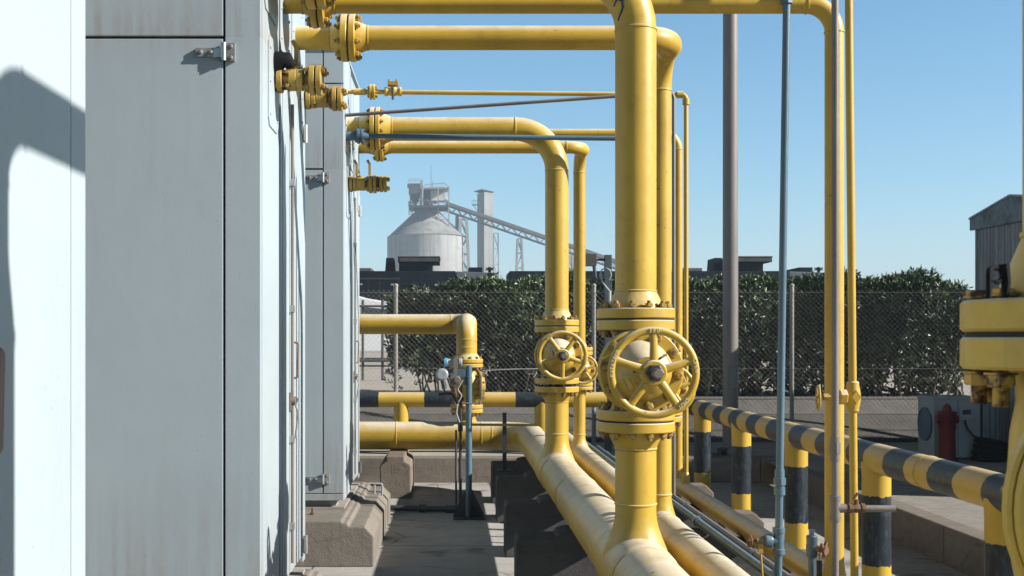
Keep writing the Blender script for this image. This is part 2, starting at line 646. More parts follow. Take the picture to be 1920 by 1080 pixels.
# ------------------------------------------------------------------ the setting
def sheet(name, quads, mat, z=None):
    mb = MB()
    for q in quads:
        mb.add([(x, y, zz) for x, y, zz in q], [tuple(range(len(q)))])
    o = mb.build(name, mat)
    return tag(o, kind='structure')


ZG, ZP = .22, .71           # yard level outside the bund, level of the road behind the bank
BX0, BX1, BY0, BY1 = -4.6, 3.24, -3.0, 12.1


def rect(x0, x1, y0, y1, z):
    return [(x0, y0, z), (x1, y0, z), (x1, y1, z), (x0, y1, z)]


BK0, BK1 = 14.42, 15.5
sheet('ground', [rect(-400, BX0, -60, 12.1, ZG), rect(BX1, 400, -60, 12.1, ZG), rect(BX0, BX1, -60, BY0, ZG),
                 rect(-400, 400, 12.1, BK0 + .1, ZG), rect(-400, 400, BK1 - .1, 1800, ZP - .01)], 'ground')
sheet('concrete_floor', [rect(BX0, BX1, BY0, BY1, 0)], 'floor')
mb = MB()
mb.add(rect(3.40, 9.5, -4, 11.2, ZG + .004), [(0, 1, 2, 3)])
tag(mb.build('gravel_yard', 'gravel'), kind='structure')

sheet('dark_bounce_sheet', [rect(9.6, 60, -50, 10.8, ZG + .004), rect(-60, 60, -58, -3.2, ZG + .006)], 'darkblock')  # unseen dark ground added to cut light bouncing into the shaded sides

# stepped stone bank behind the fence
mb = MB()
for y0, z0, y1, z1 in ((14.42, ZG - .05, 14.66, .325), (14.68, .35, 15.02, .50), (15.04, .525, 15.45, ZP)):
    pf = [(y0, z0 - .1), (y0, z0), (y1, z1), (y1 + .02, z1 + .012), (y1 + .06, z1 + .012), (y1 + .06, z0 - .1)]
    mb.prism(pf, -60, 60, lambda a, b, t: (t, a, b))
tag(mb.build('bank', 'bank', angle=20), kind='structure')

# kerb walls of the bund: one run along the right side, one across the back, each cast in sections
def kerb(name, label, segs, axis):
    t = thing(name, label, 'kerb', (segs[0][0], segs[0][2], 0))
    for x0, x1, y0, y1 in segs:
        mb = MB().box(x0, x1, y0, y1, -.02, .255)
        mb.build('section', 'kerb', t, bevel=.010)
    return t


ys = [-2.9 + 1.18 * i for i in range(13)]
kerb('bund_kerb', 'long low brown concrete kerb wall with pale top running beside the striped guard rail',
     [(3.24, 3.40, ys[i], min(ys[i + 1], 12.09) - .006) for i in range(12) if ys[i] < 12.0], 1)
xs = [-4.6 + 1.56 * i for i in range(7)]
kerb('bund_kerb', 'low brown concrete kerb wall running across behind the pipe supports',
     [(xs[i], (xs[i + 1] if i < 5 else 3.40) - .006, 12.1, 12.34) for i in range(6)], 0)

# ------------------------------------------------------------------ equipment cabinets
def cabinet(yf, label):
    t = thing('equipment_cabinet', label, 'cabinet', (-.74, yf, .36))
    XR, D, Z0, Z1 = -.74, 1.4, .36, 3.49
    XL = -2.9
    MB().box(XL + .03, XR - .075, yf + .03, yf + D - .01, Z0 + .02, Z1 - .02).build('inner_body', 'seam', t)  # coloured dark to stand in for shade inside the panel gaps
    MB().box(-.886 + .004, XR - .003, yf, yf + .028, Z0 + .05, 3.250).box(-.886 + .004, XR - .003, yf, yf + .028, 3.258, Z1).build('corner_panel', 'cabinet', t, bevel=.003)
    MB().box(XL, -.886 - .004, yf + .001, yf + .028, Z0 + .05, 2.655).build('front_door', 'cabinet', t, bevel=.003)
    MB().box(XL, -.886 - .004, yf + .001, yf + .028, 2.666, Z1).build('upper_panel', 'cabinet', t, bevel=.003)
    MB().box(XL, XR - .003, yf, yf + .028, Z0, Z0 + .045).build('bottom_rail', 'cabinet', t, bevel=.003)
    # right side face: post, recessed groove, narrow leaf, wide leaf, rear post
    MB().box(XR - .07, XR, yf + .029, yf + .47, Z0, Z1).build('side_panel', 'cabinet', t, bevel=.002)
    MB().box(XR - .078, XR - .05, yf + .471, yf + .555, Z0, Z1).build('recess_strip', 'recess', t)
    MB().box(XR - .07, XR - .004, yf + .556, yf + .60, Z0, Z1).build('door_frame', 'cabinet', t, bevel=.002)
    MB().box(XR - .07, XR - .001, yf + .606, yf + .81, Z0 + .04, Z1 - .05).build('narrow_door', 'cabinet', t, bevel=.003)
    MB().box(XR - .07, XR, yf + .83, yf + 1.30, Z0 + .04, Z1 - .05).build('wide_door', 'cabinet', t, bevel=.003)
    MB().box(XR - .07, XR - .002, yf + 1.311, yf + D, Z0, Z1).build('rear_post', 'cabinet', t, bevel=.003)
    MB().prism([(XL - .02, Z1 + .001), (XR + .006, Z1 + .001), (XR + .006, Z1 + .02), (-1.3, Z1 + .13), (XL - .02, Z1 + .13)], yf - .012, yf + D + .012).build('roof', 'cabinet', t, bevel=.003)
    MB().box(XL + .1, XR - .06, yf + .06, yf + D - .05, .10, Z0 - .001).build('base_skirt', 'skirt', t)
    MB().box(XL + .1, XR - .0, yf + .02, yf + D - .02, .30, .313).build('base_plate', 'skirt', t)
    # front hinges
    for z in (2.60, .51):
        m = MB()
        m.box(-.995, -.905, yf - .012, yf - .0005, z - .018, z + .016)
        m.cyl((-.885, yf - .014, z - .034), (-.885, yf - .014, z + .036), .0105, 12)
        m.bar((-.93, yf - .006, z - .004), (-.889, yf - .021, z - .004), .008, .036, (0, 0, 1))
        m.box(-.872, -.842, yf - .010, yf - .0005, z - .036, z + .036)
        for bx, bz in ((-.975, 0), (-.935, 0), (-.857, .022), (-.857, -.022)):
            m.lathe([(.009, 0), (.008, .006), (.004, .008)], (bx, yf - .011, z + bz), (0, -1, 0), 10)
        m.build('hinge', 'hinge', t)
    for z in (2.51, .45):
        m = MB().cyl((XR + .012, yf + 1.303, z - .045), (XR + .012, yf + 1.303, z + .045), .011, 10).box(XR + .0005, XR + .008, yf + 1.26, yf + 1.345, z - .035, z + .035)
        m.build('hinge', 'hinge', t)
    # locking rod with guides, grab handle, latch with bent lever
    rod = MB().cyl((XR + .012, yf + .815, .45), (XR + .012, yf + .815, 2.56), .0075, 10).build('locking_rod', 'rod', t)
    m = MB()
    for z in (.62, 1.02, 1.62, 2.2):
        m.box(XR - .001, XR + .022, yf + .80, yf + .83, z - .016, z + .016)
    m.build('rod_guide', 'hinge', rod, bevel=.002)
    pts, _ = fillet([(XR - .002, yf + .86, 1.465), (XR + .034, yf + .86, 1.465), (XR + .030, yf + .86, 1.300), (XR - .002, yf + .86, 1.300)], .012, 5)
    MB().tube(pts, .0055, 10).build('grab_handle', 'boltsteel', t)
    m = MB()
    m.box(XR + .0005, XR + .008, yf + .79, yf + .87, 1.150, 1.235)
    m.cyl((XR + .004, yf + .815, 1.195), (XR + .026, yf + .815, 1.195), .017, 14).ring((XR + .02, yf + .85, 1.20), (0, 1, 0), .011, .004, 18, 8)
    m.build('latch', 'rod', t)
    pts, _ = fillet([(XR + .02, yf + .83, 1.185), (XR + .036, yf + .84, 1.14), (XR + .02, yf + .85, 1.02)], .008, 4)
    MB().tube(pts, .0045, 8).build('latch_lever', 'hinge', t)
    # bolted cover plates where the nozzles come out
    for y0, y1, z0, z1 in ((.06, .40, 2.80, 3.16), (.48, .78, 2.74, 3.1), (.86, 1.24, 2.72, 3.12), (.16, .42, 2.35, 2.72), (1.18, 1.385, 2.5, 2.84)):
        m = MB().prism([(yf + y0, z0 + .03), (yf + y0 + .03, z0), (yf + y1 - .03, z0), (yf + y1, z0 + .03), (yf + y1, z1 - .03), (yf + y1 - .03, z1), (yf + y0 + .03, z1), (yf + y0, z1 - .03)],
                       XR + .0005, XR + .005, lambda a, b, q: (q, a, b))
        for a in (y0 + .035, y1 - .035):
            for b in (z0 + .05, (z0 + z1) / 2, z1 - .05):
                m.lathe([(.007, 0), (.006, .004), (.003, .006)], (XR + .005, yf + a, b), (1, 0, 0), 8)
        m.build('cover_plate', 'cabinet', t)
    return t


YC1 = 4.586
cab = cabinet(YC1, 'tall white steel equipment cabinet with hinged grey-lit door, filling the left half of the view')
c2 = copy_tree(cab)
c2.location.y += 3.555
c2['label'] = 'tall white steel equipment cabinet standing farther back on a stepped concrete plinth'
c0 = copy_tree(cab)
c0.location.y -= 3.60
c0['label'] = 'nearest white equipment cabinet, its sunlit side with a bent pipe shadow at the left edge'
for c in (cab, c2, c0):
    c['group'] = 'row of white equipment cabinets'


def plinth(y0, y1, label):
    t = thing('concrete_plinth', label, 'plinth', (-.7, y0, 0), 'concrete plinths under the cabinets')
    pf = [(-2.9, 0), (-.50, 0), (-.50, .20), (-.56, .262), (-.66, .262), (-.675, .285), (-.70, .285), (-.715, .298), (-2.9, .298)]
    cuts = [y0, y0 + (y1 - y0) * .50, y0 + (y1 - y0) * .62, y1]
    for a, b in zip(cuts[:-1], cuts[1:]):
        MB().prism(pf, a, b - .012).build('section', 'plinth', t, bevel=.012)
    pts, _ = fillet([(-.60, y1 - .5, .25), (-.60, y1 - .5, .34), (-.54, y1 - .5, .34), (-.54, y1 - .5, .25)], .012, 4)
    MB().tube(pts, .008, 8).build('lifting_loop', 'lightgrey', t)
    m = MB()
    m.lathe([(.016, 0), (.016, .014)], (-.93, y0 + .28, .298), (0, 0, 1), 6).cyl((-.93, y0 + .28, .3), (-.93, y0 + .28, .345), .008, 10)
    m.build('anchor_bolt', 'rust', t)
    return t


plinth(7.62, 9.75, 'stepped pale concrete plinth under the farther white cabinet, sunlit on its right end')
plinth(4.05, 6.06, 'concrete plinth under the large white cabinet, just showing at the bottom edge')

# ------------------------------------------------------------------ pipes on the ground
X1, Z1, R1 = .76, .535, .137
X2, Z2, R2 = 1.075, .525, .084
X3, Z3, R3 = 1.70, .39, .057
YM, YF = 4.82, 8.40           # the two big risers
XN = .824                     # the nearest riser
ZV = 1.354                    # valve centre
HV = .207                     # half face-to-face
FR, FT = .159, .041           # flange radius, thickness

gp = thing('gas_main', 'thickest yellow pipe on the ground, turning left behind and carrying the two big valves', 'pipe', (X1, 5, 0))
m = MB()
YT = 11.5
pipe(m, [(X1, 2.2, Z1), (X1, YT, Z1), (-4.2, YT, Z1)], R1, .36, 40)
for y in (YM, YF):      # reducing tees under the risers
    m.lathe([(R1 * 1.02, 0.), (R1 * .995, .045), (R1 * .93, .085), (R1 * .81, .125), (.096, .165), (.087, .20), (.084, .235), (.084, ZV - HV - FT - .08 - Z1)], (X1, y, Z1), (0, 0, 1), 40, cap=False)
    m.lathe([(R1, -.27), (R1 + .006, -.255), (R1 + .007, -.2), (R1 + .007, .2), (R1 + .006, .255), (R1, .27)], (X1, y, Z1), (0, 1, 0), 40, cap=False)
    m.weld((X1, y, Z1 + .27), (0, 0, 1), .084, .007)
    for s in (-.275, .275):
        m.weld((X1, y + s, Z1), (0, 1, 0), R1, .008)
for x in (-.53, .30, -1.9):
    m.weld((x, YT, Z1), (1, 0, 0), R1, .008)
m.weld((X1, 7.0, Z1), (0, 1, 0), R1, .008)
m.cyl((.157, YT, Z1), (.157, YT, .80 - .045 - .03), .092, 28)
m.weld((.157, YT, Z1 + .14), (0, 0, 1), .095, .008)
m.build('pipe', 'yellow', gp)
for y in (YM, YF):
    f = flange(gp, (X1, y, ZV - HV), (0, 0, 1), FR, FT, .084, .07, -1)
    gasket(gp, (X1, y, ZV - HV), (0, 0, 1), FR * .965)
    bolts(f, (X1, y, ZV - HV), (0, 0, 1), .136, 12, .0095, 2 * FT + .012)
f = flange(gp, (.157, YT, .80), (0, 0, 1), FR, .035, .092, .03, -1)
bolts(f, (.157, YT, .80), (0, 0, 1), .136, 12, .0085, .082)

g2 = thing('gas_pipe', 'yellow pipe on the ground just right of the thickest one, with two thinner risers', 'pipe', (X2, 5, 0))
m = MB()
m.cyl((X2, 2.2, Z2), (X2, 11.2, Z2), R2, 32)
m.lathe([(R2, 0), (R2 * .9, .05), (R2 * .3, .085), (.001, .09)], (X2, 11.2, Z2), (0, 1, 0), 32)
S7 = .70
Y1B, Y2B, R1B, R2B = 6.02, 9.8, .057, .050
ZV2 = 1.235
for y, rr in ((Y1B, R1B), (Y2B, R2B)):
    m.lathe([(R2, .0), (R2 * .98, .04), (R2 * .84, .075), (rr * 1.1, .105), (rr, .135), (rr, ZV2 - HV * S7 - .03 - .05 - Z2)], (X2, y, Z2), (0, 0, 1), 28, cap=False)
    m.weld((X2, y, Z2 + .16), (0, 0, 1), rr)
    for s in (-.19, .19):
        m.weld((X2, y + s, Z2), (0, 1, 0), R2)
m.build('pipe', 'yellow', g2)
for y, rr in ((Y1B, R1B), (Y2B, R2B)):
    f = flange(g2, (X2, y, ZV2 - HV * S7), (0, 0, 1), FR * S7, FT * S7, rr, .045, -1)
    bolts(f, (X2, y, ZV2 - HV * S7), (0, 0, 1), .136 * S7, 8, .0075, 2 * FT * S7 + .012)

m = MB()
m.cyl((X3, 2.2, Z3), (X3, 9.15, Z3), R3, 28)
m.lathe([(R3, 0), (R3 * .85, .035), (R3 * .3, .055), (.001, .06)], (X3, 9.15, Z3), (0, 1, 0), 28)
for y, rr in ((5.2, .042), (8.78, .036)):
    m.lathe([(R3, 0), (R3 * .95, .03), (rr * 1.08, .075), (rr, .10), (rr, .15)], (X3, y, Z3), (0, 0, 1), 24, cap=False)
o = m.build('gas_pipe', 'yellow')
tag(o, 'slim yellow pipe on the ground nearest the striped guard rail', 'pipe')


def simple(name, mat, label, cat, fn, group=None, **k):
    m = MB()
    fn(m)
    o = m.build(name, mat, **k)
    return tag(o, label, cat, group)


XB, ZB = 1.45, .41
simple('water_pipe', 'blue', 'blue-grey pipe lying low on the ground between the yellow pipes', 'pipe',
       lambda m: (m.cyl((XB, 2.2, ZB), (XB, 11.6, ZB), .023, 16), [m.lathe([(.031, -.03), (.031, .03)], (XB, y, ZB), (0, 1, 0), 6) for y in (6.9, 9.3, 10.9)]))
XG = 1.53
simple('air_pipe', 'greypipe', 'thin grey-brown pipe lying low on the ground beside the blue one', 'pipe',
       lambda m: (m.cyl((XG, 2.2, .40), (XG, 8.3, .40), .017, 14), [m.lathe([(.024, -.025), (.024, .025)], (XG, y, .40), (0, 1, 0), 8) for y in (5.9, 7.6)]))
simple('water_pipe', 'blue', 'short dark blue pipe with a cap, far end beside the thick yellow pipe', 'pipe',
       lambda m: (m.cyl((1.30, 9.2, .47), (1.30, 11.8, .47), .028, 16), m.lathe([(.036, 0), (.036, .05), (.02, .07)], (1.30, 11.8, .47), (0, 1, 0), 16)))

# ------------------------------------------------------------------ gate valves
def text_into(mb, s, R, ang, size, c, zup=True):
    """letters along the rim, tops pointing outwards; rim in the XZ plane facing -Y"""
    cu = bpy.data.curves.new('letters', 'FONT')
    cu.extrude = .0024
    cu.size = size
    cu.align_x = 'CENTER'
    cu.align_y = 'CENTER'
    ob = bpy.data.objects.new('letters', cu)
    COL.objects.link(ob)
    step = size * .70 / R
    for i, ch in enumerate(s):
        if ch == ' ':
            continue
        cu.body = ch
        bpy.context.view_layer.update()
        dg = bpy.context.evaluated_depsgraph_get()
        me = bpy.data.meshes.new_from_object(ob.evaluated_get(dg))
        a = ang - (i - (len(s) - 1) / 2) * step
        d = Vector((math.cos(a), 0, math.sin(a)))
        e = Vector((math.sin(a), 0, -math.cos(a)))
        vs = [Vector(c) + d * (R + v.co.y) + e * v.co.x + Vector((0, -1, 0)) * v.co.z for v in me.vertices]
        mb.add(vs, [tuple(p.vertices) for p in me.polygons])
        bpy.data.meshes.remove(me)
    bpy.data.objects.remove(ob)
    bpy.data.curves.remove(cu)


def gate_valve(label, c, letters=True, wheel_rot=PI / 2, stemmat='boltsteel'):
    t = thing('gate_valve', label, 'valve', c, 'yellow gate valves with handwheels')
    c = Vector(c)
    m = MB()
    # body: barrel between the flanges, swelling at the middle, with the side neck to the bonnet
    m.lathe([(.088, -HV + .02), (.090, -.13), (.099, -.08), (.104, 0), (.099, .08), (.090, .13), (.088, HV - .02)], c, (0, 0, 1), 40)
    m.lathe([(.095, -.0), (.100, .06), (.110, .09), (.128, .118)], c, (0, -1, 0), 40)
    for s in (-1, 1):
        m.lathe([(.090, .10), (.092, .135), (.104, HV - FT - .003)], c, (0, 0, s), 40)
    m.build('body', 'yellow', t)
    for s in (-1, 1):
        m = MB().disc(c + V(0, 0, s * HV), (0, 0, -s), FR, .0036, .0036 + FT, .004, 48)
        m.build('flange', 'yellow', t)
    bon = MB()
    bon.disc(c, (0, -1, 0), .171, .105, .1255, .004, 48)
    b1 = bon.build('body_flange', 'yellow', t)
    bon = MB()
    bon.disc(c, (0, -1, 0), .168, .1295, .151, .004, 48)
    bon.lathe([(.122, .146), (.117, .175), (.104, .225), (.086, .262), (.062, .285), (.058, .30)], c, (0, -1, 0), 40)
    # yoke arms and gland
    for a in (PI * .16, PI * 1.16):
        d = V(math.cos(a), 0, math.sin(a))
        pts = [c + d * .085 + V(0, -.235, 0), c + d * .088 + V(0, -.30, 0), c + d * .075 + V(0, -.345, 0), c + d * .04 + V(0, -.372, 0)]
        for p, q in zip(pts[:-1], pts[1:]):
            bon.bar(p, q + (q - p) * .12, .05, .022, d)
    bon.lathe([(.045, .372 - .02), (.048, .36), (.048, .385), (.04, .392)], c, (0, -1, 0), 28)
    bb = bon.build('bonnet', 'yellow', t)
    bolts(bb, c + V(0, -.128, 0), (0, 1, 0), .145, 10, .0108, .0475, 'boltworn', .12)
    g = MB()
    g.lathe([(.032, .298), (.032, .318), (.024, .322), (.024, .335)], c, (0, -1, 0), 20)
    for s in (-1, 1):
        g.bar(c + V(s * .026, -.312, s * -.02), c + V(s * .056, -.312, s * -.034), .026, .012, (0, 1, 0))
        g.cyl(c + V(s * .05, -.285, s * -.032), c + V(s * .05, -.342, s * -.032), .008, 10)
        g.lathe([(.014, .318), (.014, .334)], c + V(s * .05, 0, s * -.032), (0, -1, 0), 6)
    g.build('gland', 'boltsteel', t)
    # handwheel
    w = MB()
    hc = c + V(0, -.425, 0)
    w.ring(hc, (0, 1, 0), .1585, .0145, 72, 14, .95)
    w.lathe([(.047, -.026), (.052, -.02), (.048, .018), (.043, .024)], hc, (0, -1, 0), 32)
    for k in range(5):
        a = wheel_rot + 2 * PI * k / 5
        d = V(math.cos(a), 0, math.sin(a))
        e = V(-math.sin(a), 0, math.cos(a))
        secs = []
        for r, wd, th, off in ((.035, .036, .026, .002), (.07, .032, .022, .005), (.105, .029, .020, .004), (.135, .030, .020, .0), (.156, .042, .022, -.002)):
            p = hc + d * r + V(0, -1, 0) * off
            secs.append([p + e * (wd / 2 * math.cos(q)) + V(0, -1, 0) * (th / 2 * math.sin(q)) for q in [2 * PI * j / 12 for j in range(12)]])
        vs = [x for s_ in secs for x in s_]
        fs = [(i * 12 + j, i * 12 + (j + 1) % 12, (i + 1) * 12 + (j + 1) % 12, (i + 1) * 12 + j) for i in range(4) for j in range(12)]
        w.add(vs, fs)
    wheel = w.build('handwheel', 'yellow', t, angle=50)
    if letters:
        hl = hc + V(0, -.0145, 0)
        for txt, an, sz in (('350', PI / 2, .021), ('KITAZAWA', PI * .925, .019), ('OPEN', PI * .055, .018), ('SHUT', -PI * .255, .019)):
            lt = MB()
            text_into(lt, txt, .158, an, sz, hl)
            lt.build('raised_lettering', 'lettering', wheel)
    st = MB()
    st.lathe([(.030, .018), (.034, .024), (.034, .042), (.029, .046)], hc, (0, -1, 0), 6)
    st.build('wheel_nut', 'darksteel', t)
    st = MB()
    st.lathe([(.018, -.09), (.0175, .082), (.0175, .106), (.0155, .112)], hc, (0, -1, 0), 20)
    st.build('stem', stemmat, t)
    return t


v1 = gate_valve('largest yellow gate valve in full view, its handwheel marked 350, on the front riser', (X1, YM, ZV))
v2 = copy_tree(v1)
v2.location = (X1, YF, ZV + .012)
v2['label'] = 'yellow gate valve on the farther riser, its whole handwheel left of the largest one'
for ch in v2.children:
    if ch.name.startswith('handwheel'):
        # turn this wheel about its own hub (hub lies on the valve axis, .425 in front)
        ch.rotation_euler = (0, -math.radians(36), 0)
v0 = copy_tree(v1)
v0.location = (XN, 1.50, ZV - .075)
v0['label'] = 'nearest yellow gate valve with huge rusty flange bolts, cut by the right edge'
vb = copy_tree(v1)
vb.location = (X2, Y1B, ZV2)
vb.scale = (S7,) * 3
vb['label'] = 'small yellow gate valve half hidden behind the largest handwheel'
vc = copy_tree(v1)
vc.location = (X2, Y2B, ZV2)
vc.scale = (S7,) * 3
vc['label'] = 'smallest-looking yellow gate valve, half hidden behind the farther handwheel'
for vv in (vb, vc):
    for ch in list(vv.children):
        for g in list(ch.children):
            if g.name.startswith('raised'):
                bpy.data.objects.remove(g)

# ------------------------------------------------------------------ overhead pipes
XW = -.742                    # cabinet wall


def overhead(label, pts, r, R, fx, fR, fth, nb, bs, vjoint=None, vR=None, vth=None, vnb=12, vbs=.0095, group='yellow overhead pipes'):
    """runs from the cabinet wall; flange pair at x = fx; optional flange on a valve at its lower end"""
    p0 = Vector(pts[0])
    t = thing('overhead_pipe', label, 'pipe', (pts[-1][0], pts[-1][1], 0), group)
    m = MB()
    joint = Vector((fx, p0.y, p0.z))
    pipe(m, pts, r, R, 32)
    m.build('pipe', 'yellow', t)
    f = flange(t, joint, (1, 0, 0), fR, fth, r, r * 1.0, 1)
    flange(t, joint, (1, 0, 0), fR, fth, r, r * 1.0, -1)
    gasket(t, joint, (1, 0, 0), fR * .965)
    bolts(f, joint, (1, 0, 0), fR * .83, nb, bs, 2 * fth + .012)
    if vjoint:
        q = Vector((pts[-1][0], pts[-1][1], vjoint))
        f = flange(t, q, (0, 0, 1), vR, vth, r, r * .85, 1)
        gasket(t, q, (0, 0, 1), vR * .965)
        bolts(f, q, (0, 0, 1), vR * .835, vnb, vbs, 2 * vth + .012)
    return t


zj = ZV + HV
overhead('thickest yellow overhead pipe with blue paint splashes, bending down onto the largest valve', [(XW, YM, 3.0), (X1, YM, 3.0), (X1, YM, zj + .03)], .084, .252, -.55, FR, .036, 12, .0095, zj, FR, FT)
overhead('yellow overhead pipe bending down onto the farther handwheel valve', [(XW, YF, 2.985), (X1, YF, 2.985), (X1, YF, zj + .04)], .084, .30, -.538, .155, .032, 12, .0085, zj + .012, FR, FT)
YH1, YH2 = 5.60, 9.40
z7 = ZV2 + HV * S7
overhead('yellow overhead pipe with a double bend at its right end, under the topmost run', [(XW, YH1, 2.918), (X2, YH1, 2.918), (X2, Y1B, 2.918), (X2, Y1B, z7 + .03)], R1B, [.165, .165], -.486, .112, .031, 8, .0085, z7, FR * S7, FT * S7, 8, .0075)
overhead('yellow overhead pipe with a double bend, lowest of the far level runs', [(XW, YH2, 3.018), (X2, YH2, 3.018), (X2, Y2B, 3.018), (X2, Y2B, z7 + .03)], R2B, [.15, .15], -.568, .115, .027, 8, .0075, z7, FR * S7, FT * S7, 8, .0075)
overhead('topmost long yellow pipe crossing to the far right and bending down beside the grey conduit', [(XW, 5.2, 2.965), (1.70, 5.2, 2.965), (1.70, 5.2, Z3 + .05)], .0415, .125, -.586, .105, .026, 8, .008)
overhead('slim yellow overhead pipe bending down behind the double-bend riser', [(XW, 8.78, 3.02), (1.70, 8.78, 3.02), (1.70, 8.78, Z3 + .05)], .034, .12, -.62, .09, .022, 8, .007)

# near pipe above valve 0 (right edge)
t = thing('overhead_pipe', 'nearest yellow riser above the valve cut by the right edge', 'pipe', (XN, 1.50, 0), 'yellow overhead pipes')
zq = ZV - .075 + HV
m = MB()
m.cyl((XN, 1.50, zq + .03), (XN, 1.50, 2.36), .084, 36)
m.lathe([(.084, 0), (.080, .03), (.062, .11), (.058, .14)], (XN, 1.50, 2.36), (0, 0, 1), 36)
m.weld((XN, 1.50, 2.36), (0, 0, 1), .084)
pipe(m, [(XN, 1.50, 2.48), (XN, 1.50, 2.745), (XN, 2.28, 2.745), (XW, 2.28, 2.745)], .058, [.13, .13], 32)  # unseen reduced bend, shaped to throw its shadow onto the nearest cabinet
m.build('pipe', 'yellow', t)
f = flange(t, (XN, 1.50, zq), (0, 0, 1), FR, FT, .084, .085, 1)
gasket(t, (XN, 1.50, zq), (0, 0, 1), FR * .96)
bolts(f, (XN, 1.50, zq), (0, 0, 1), .136, 12, .0105, 2 * FT + .014, 'rustyellow', .2, True)
t = thing('gas_pipe', 'nearest yellow stub pipe below the valve cut by the right edge', 'pipe', (XN, 1.50, 0))
m = MB()
zl = ZV - .075 - HV
m.cyl((XN, 1.50, Z1 - .1), (XN, 1.50, zl - .1), .084, 32)
m.cyl((X1, .4, Z1), (X1, 2.19, Z1), R1, 36)
m.build('pipe', 'yellow', t)
f = flange(t, (XN, 1.50, zl), (0, 0, 1), FR, FT, .084, .07, -1)
bolts(f, (XN, 1.50, zl), (0, 0, 1), .136, 12, .0105, 2 * FT + .014, 'rustyellow', .2, True)
# lifting strap left on the near flange bolts
m = MB()
pts, _ = fillet([(.596, 1.30, 1.525), (.596, 1.30, 1.553), (.600, 1.305, 1.561), (.616, 1.31, 1.558)], .012, 5)
m.tube(pts, .0032, 8)
pts, _ = fillet([(.617, 1.31, 1.564), (.620, 1.31, 1.545), (.619, 1.31, 1.525)], .01, 4)
m.tube(pts, [.007] + [.0055] * (len(pts) - 2) + [.0035], 8)
m.tube([(.598, 1.30, 1.545), (.603, 1.303, 1.546), (.608, 1.306, 1.543), (.613, 1.308, 1.546), (.618, 1.31, 1.553)], .0026, 6)
m.v = [V(v.x * 1.1035, v.y * 1.1035, H + (v.z - H) * 1.1035) for v in m.v]
tag(m.build('cable_tie', 'rubber'), 'dark twisted strap loop sticking up from the nearest flange bolts', 'strap')

# ---- thin yellow lines
YT1 = 5.0
m = MB()
m.cyl((1.722, YT1, Z3 - .02), (1.690, YT1, 3.6), .0165, 16)
tag(m.build('gas_line', 'yellow'), 'thin yellow vertical pipe right of the grey conduit, carrying a small wheel valve', 'pipe')
YT2 = 8.45
m = MB()
path, _ = fillet([(XW, YT2, 3.262), (1.695, YT2, 3.240), (1.695, YT2, Z3)], .03, 5)
m.tube(path, .0165, 14)
m.lathe([(.026, -.022), (.026, .022)], (1.65, YT2, 3.241), (1, 0, 0), 12)
m.lathe([(.026, -.022), (.026, .022)], (1.695, YT2, 3.19), (0, 0, 1), 12)
m.lathe([(.03, 0), (.03, .05), (.022, .075), (.0165, .09)], (1.695, YT2, Z3 + .045), (0, 0, 1), 14)
m.lathe([(.024, 0), (.024, .09)], (-.70, YT2, 3.262), (1, 0, 0), 12)
for dx in (-.575, -.553):
    m.disc((dx, YT2, 3.261), (1, 0, 0), .056, -.008, .008, .002, 20)
for k in range(4):
    a = PI / 4 + k * PI / 2
    p = V(-.564, YT2 + .042 * math.cos(a), 3.261 + .042 * math.sin(a))
    m.cyl(p - V(.036, 0, 0), p + V(.036, 0, 0), .0075, 6)
tag(m.build('gas_line', 'yellow'), 'thin yellow line running level under the sky and dropping behind the risers', 'pipe')
t = thing('globe_valve', 'small yellow globe valve on the thin level line near the farther cabinet', 'valve', W(737, 172, YT2))
m = MB()
cx, cz = t.location.x, t.location.z
m.lathe([(.030, -.062), (.034, -.05), (.026, -.03), (.036, 0), (.026, .03), (.034, .05), (.030, .062)], (cx, YT2, cz), (1, 0, 0), 16)
m.cyl((cx, YT2, cz), (cx, YT2, cz + .05), .022, 14)
m.build('body', 'yellow', t)
m = MB().box(cx - .038, cx + .038, YT2 - .036, YT2 + .036, cz + .043, cz + .068)
for sx in (-.027, .027):
    m.cyl((cx + sx, YT2 - .025, cz + .068), (cx + sx, YT2 - .025, cz + .083), .009, 6)
m.build('cap', 'worn', t)
m = MB().cyl((cx, YT2 - .03, cz + .02), (cx, YT2 - .03, cz - .062), .009, 8)
m.build('lever', 'darksteel', t)

# valve on the near thin line: diamond-embossed body, union block, stem and small handwheel
t = thing('globe_valve', 'small yellow valve with a thin handwheel and embossed diamond on the thin vertical pipe', 'valve', (1.714, YT1, 1.235))
m = MB()
cx, cz = 1.7135, 1.235
m.lathe([(.021, -.066), (.026, -.060), (.026, -.048), (.030, -.03), (.0335, 0), (.030, .03), (.026, .048), (.026, .060), (.021, .066)], (cx, YT1, cz), (0, 0, 1), 24)
m.prism([(cx + .004, cz - .028), (cx + .024, cz), (cx + .004, cz + .028), (cx - .014, cz)], YT1 - .036, YT1 - .026)
m.cyl((cx - .025, YT1, cz), (cx - .045, YT1 - .02, cz), .014, 12)
m.build('body', 'yellow', t)
m = MB()
m.lathe([(.0015, 0), (.030, .002), (.033, .006), (.033, .030), (.030, .034)], (cx - .034, YT1 - .025, cz), (-1, 0, 0), 6, .3)
m.build('bonnet_nut', 'yellow', t)
m = MB()
m.cyl((cx - .06, YT1 - .025, cz), (cx - .165, YT1 - .025, cz), .0075, 10)
m.lathe([(.016, 0), (.016, .022)], (cx - .112, YT1 - .025, cz), (-1, 0, 0), 6)
m.build('stem', 'worn', t)
m = MB()
m.ring((cx - .155, YT1 - .025, cz - .004), (1, -.17, 0), .050, .0055, 32, 8)
m.lathe([(.013, -.008), (.013, .012)], (cx - .155, YT1 - .025, cz - .004), (1, -.17, 0), 14)
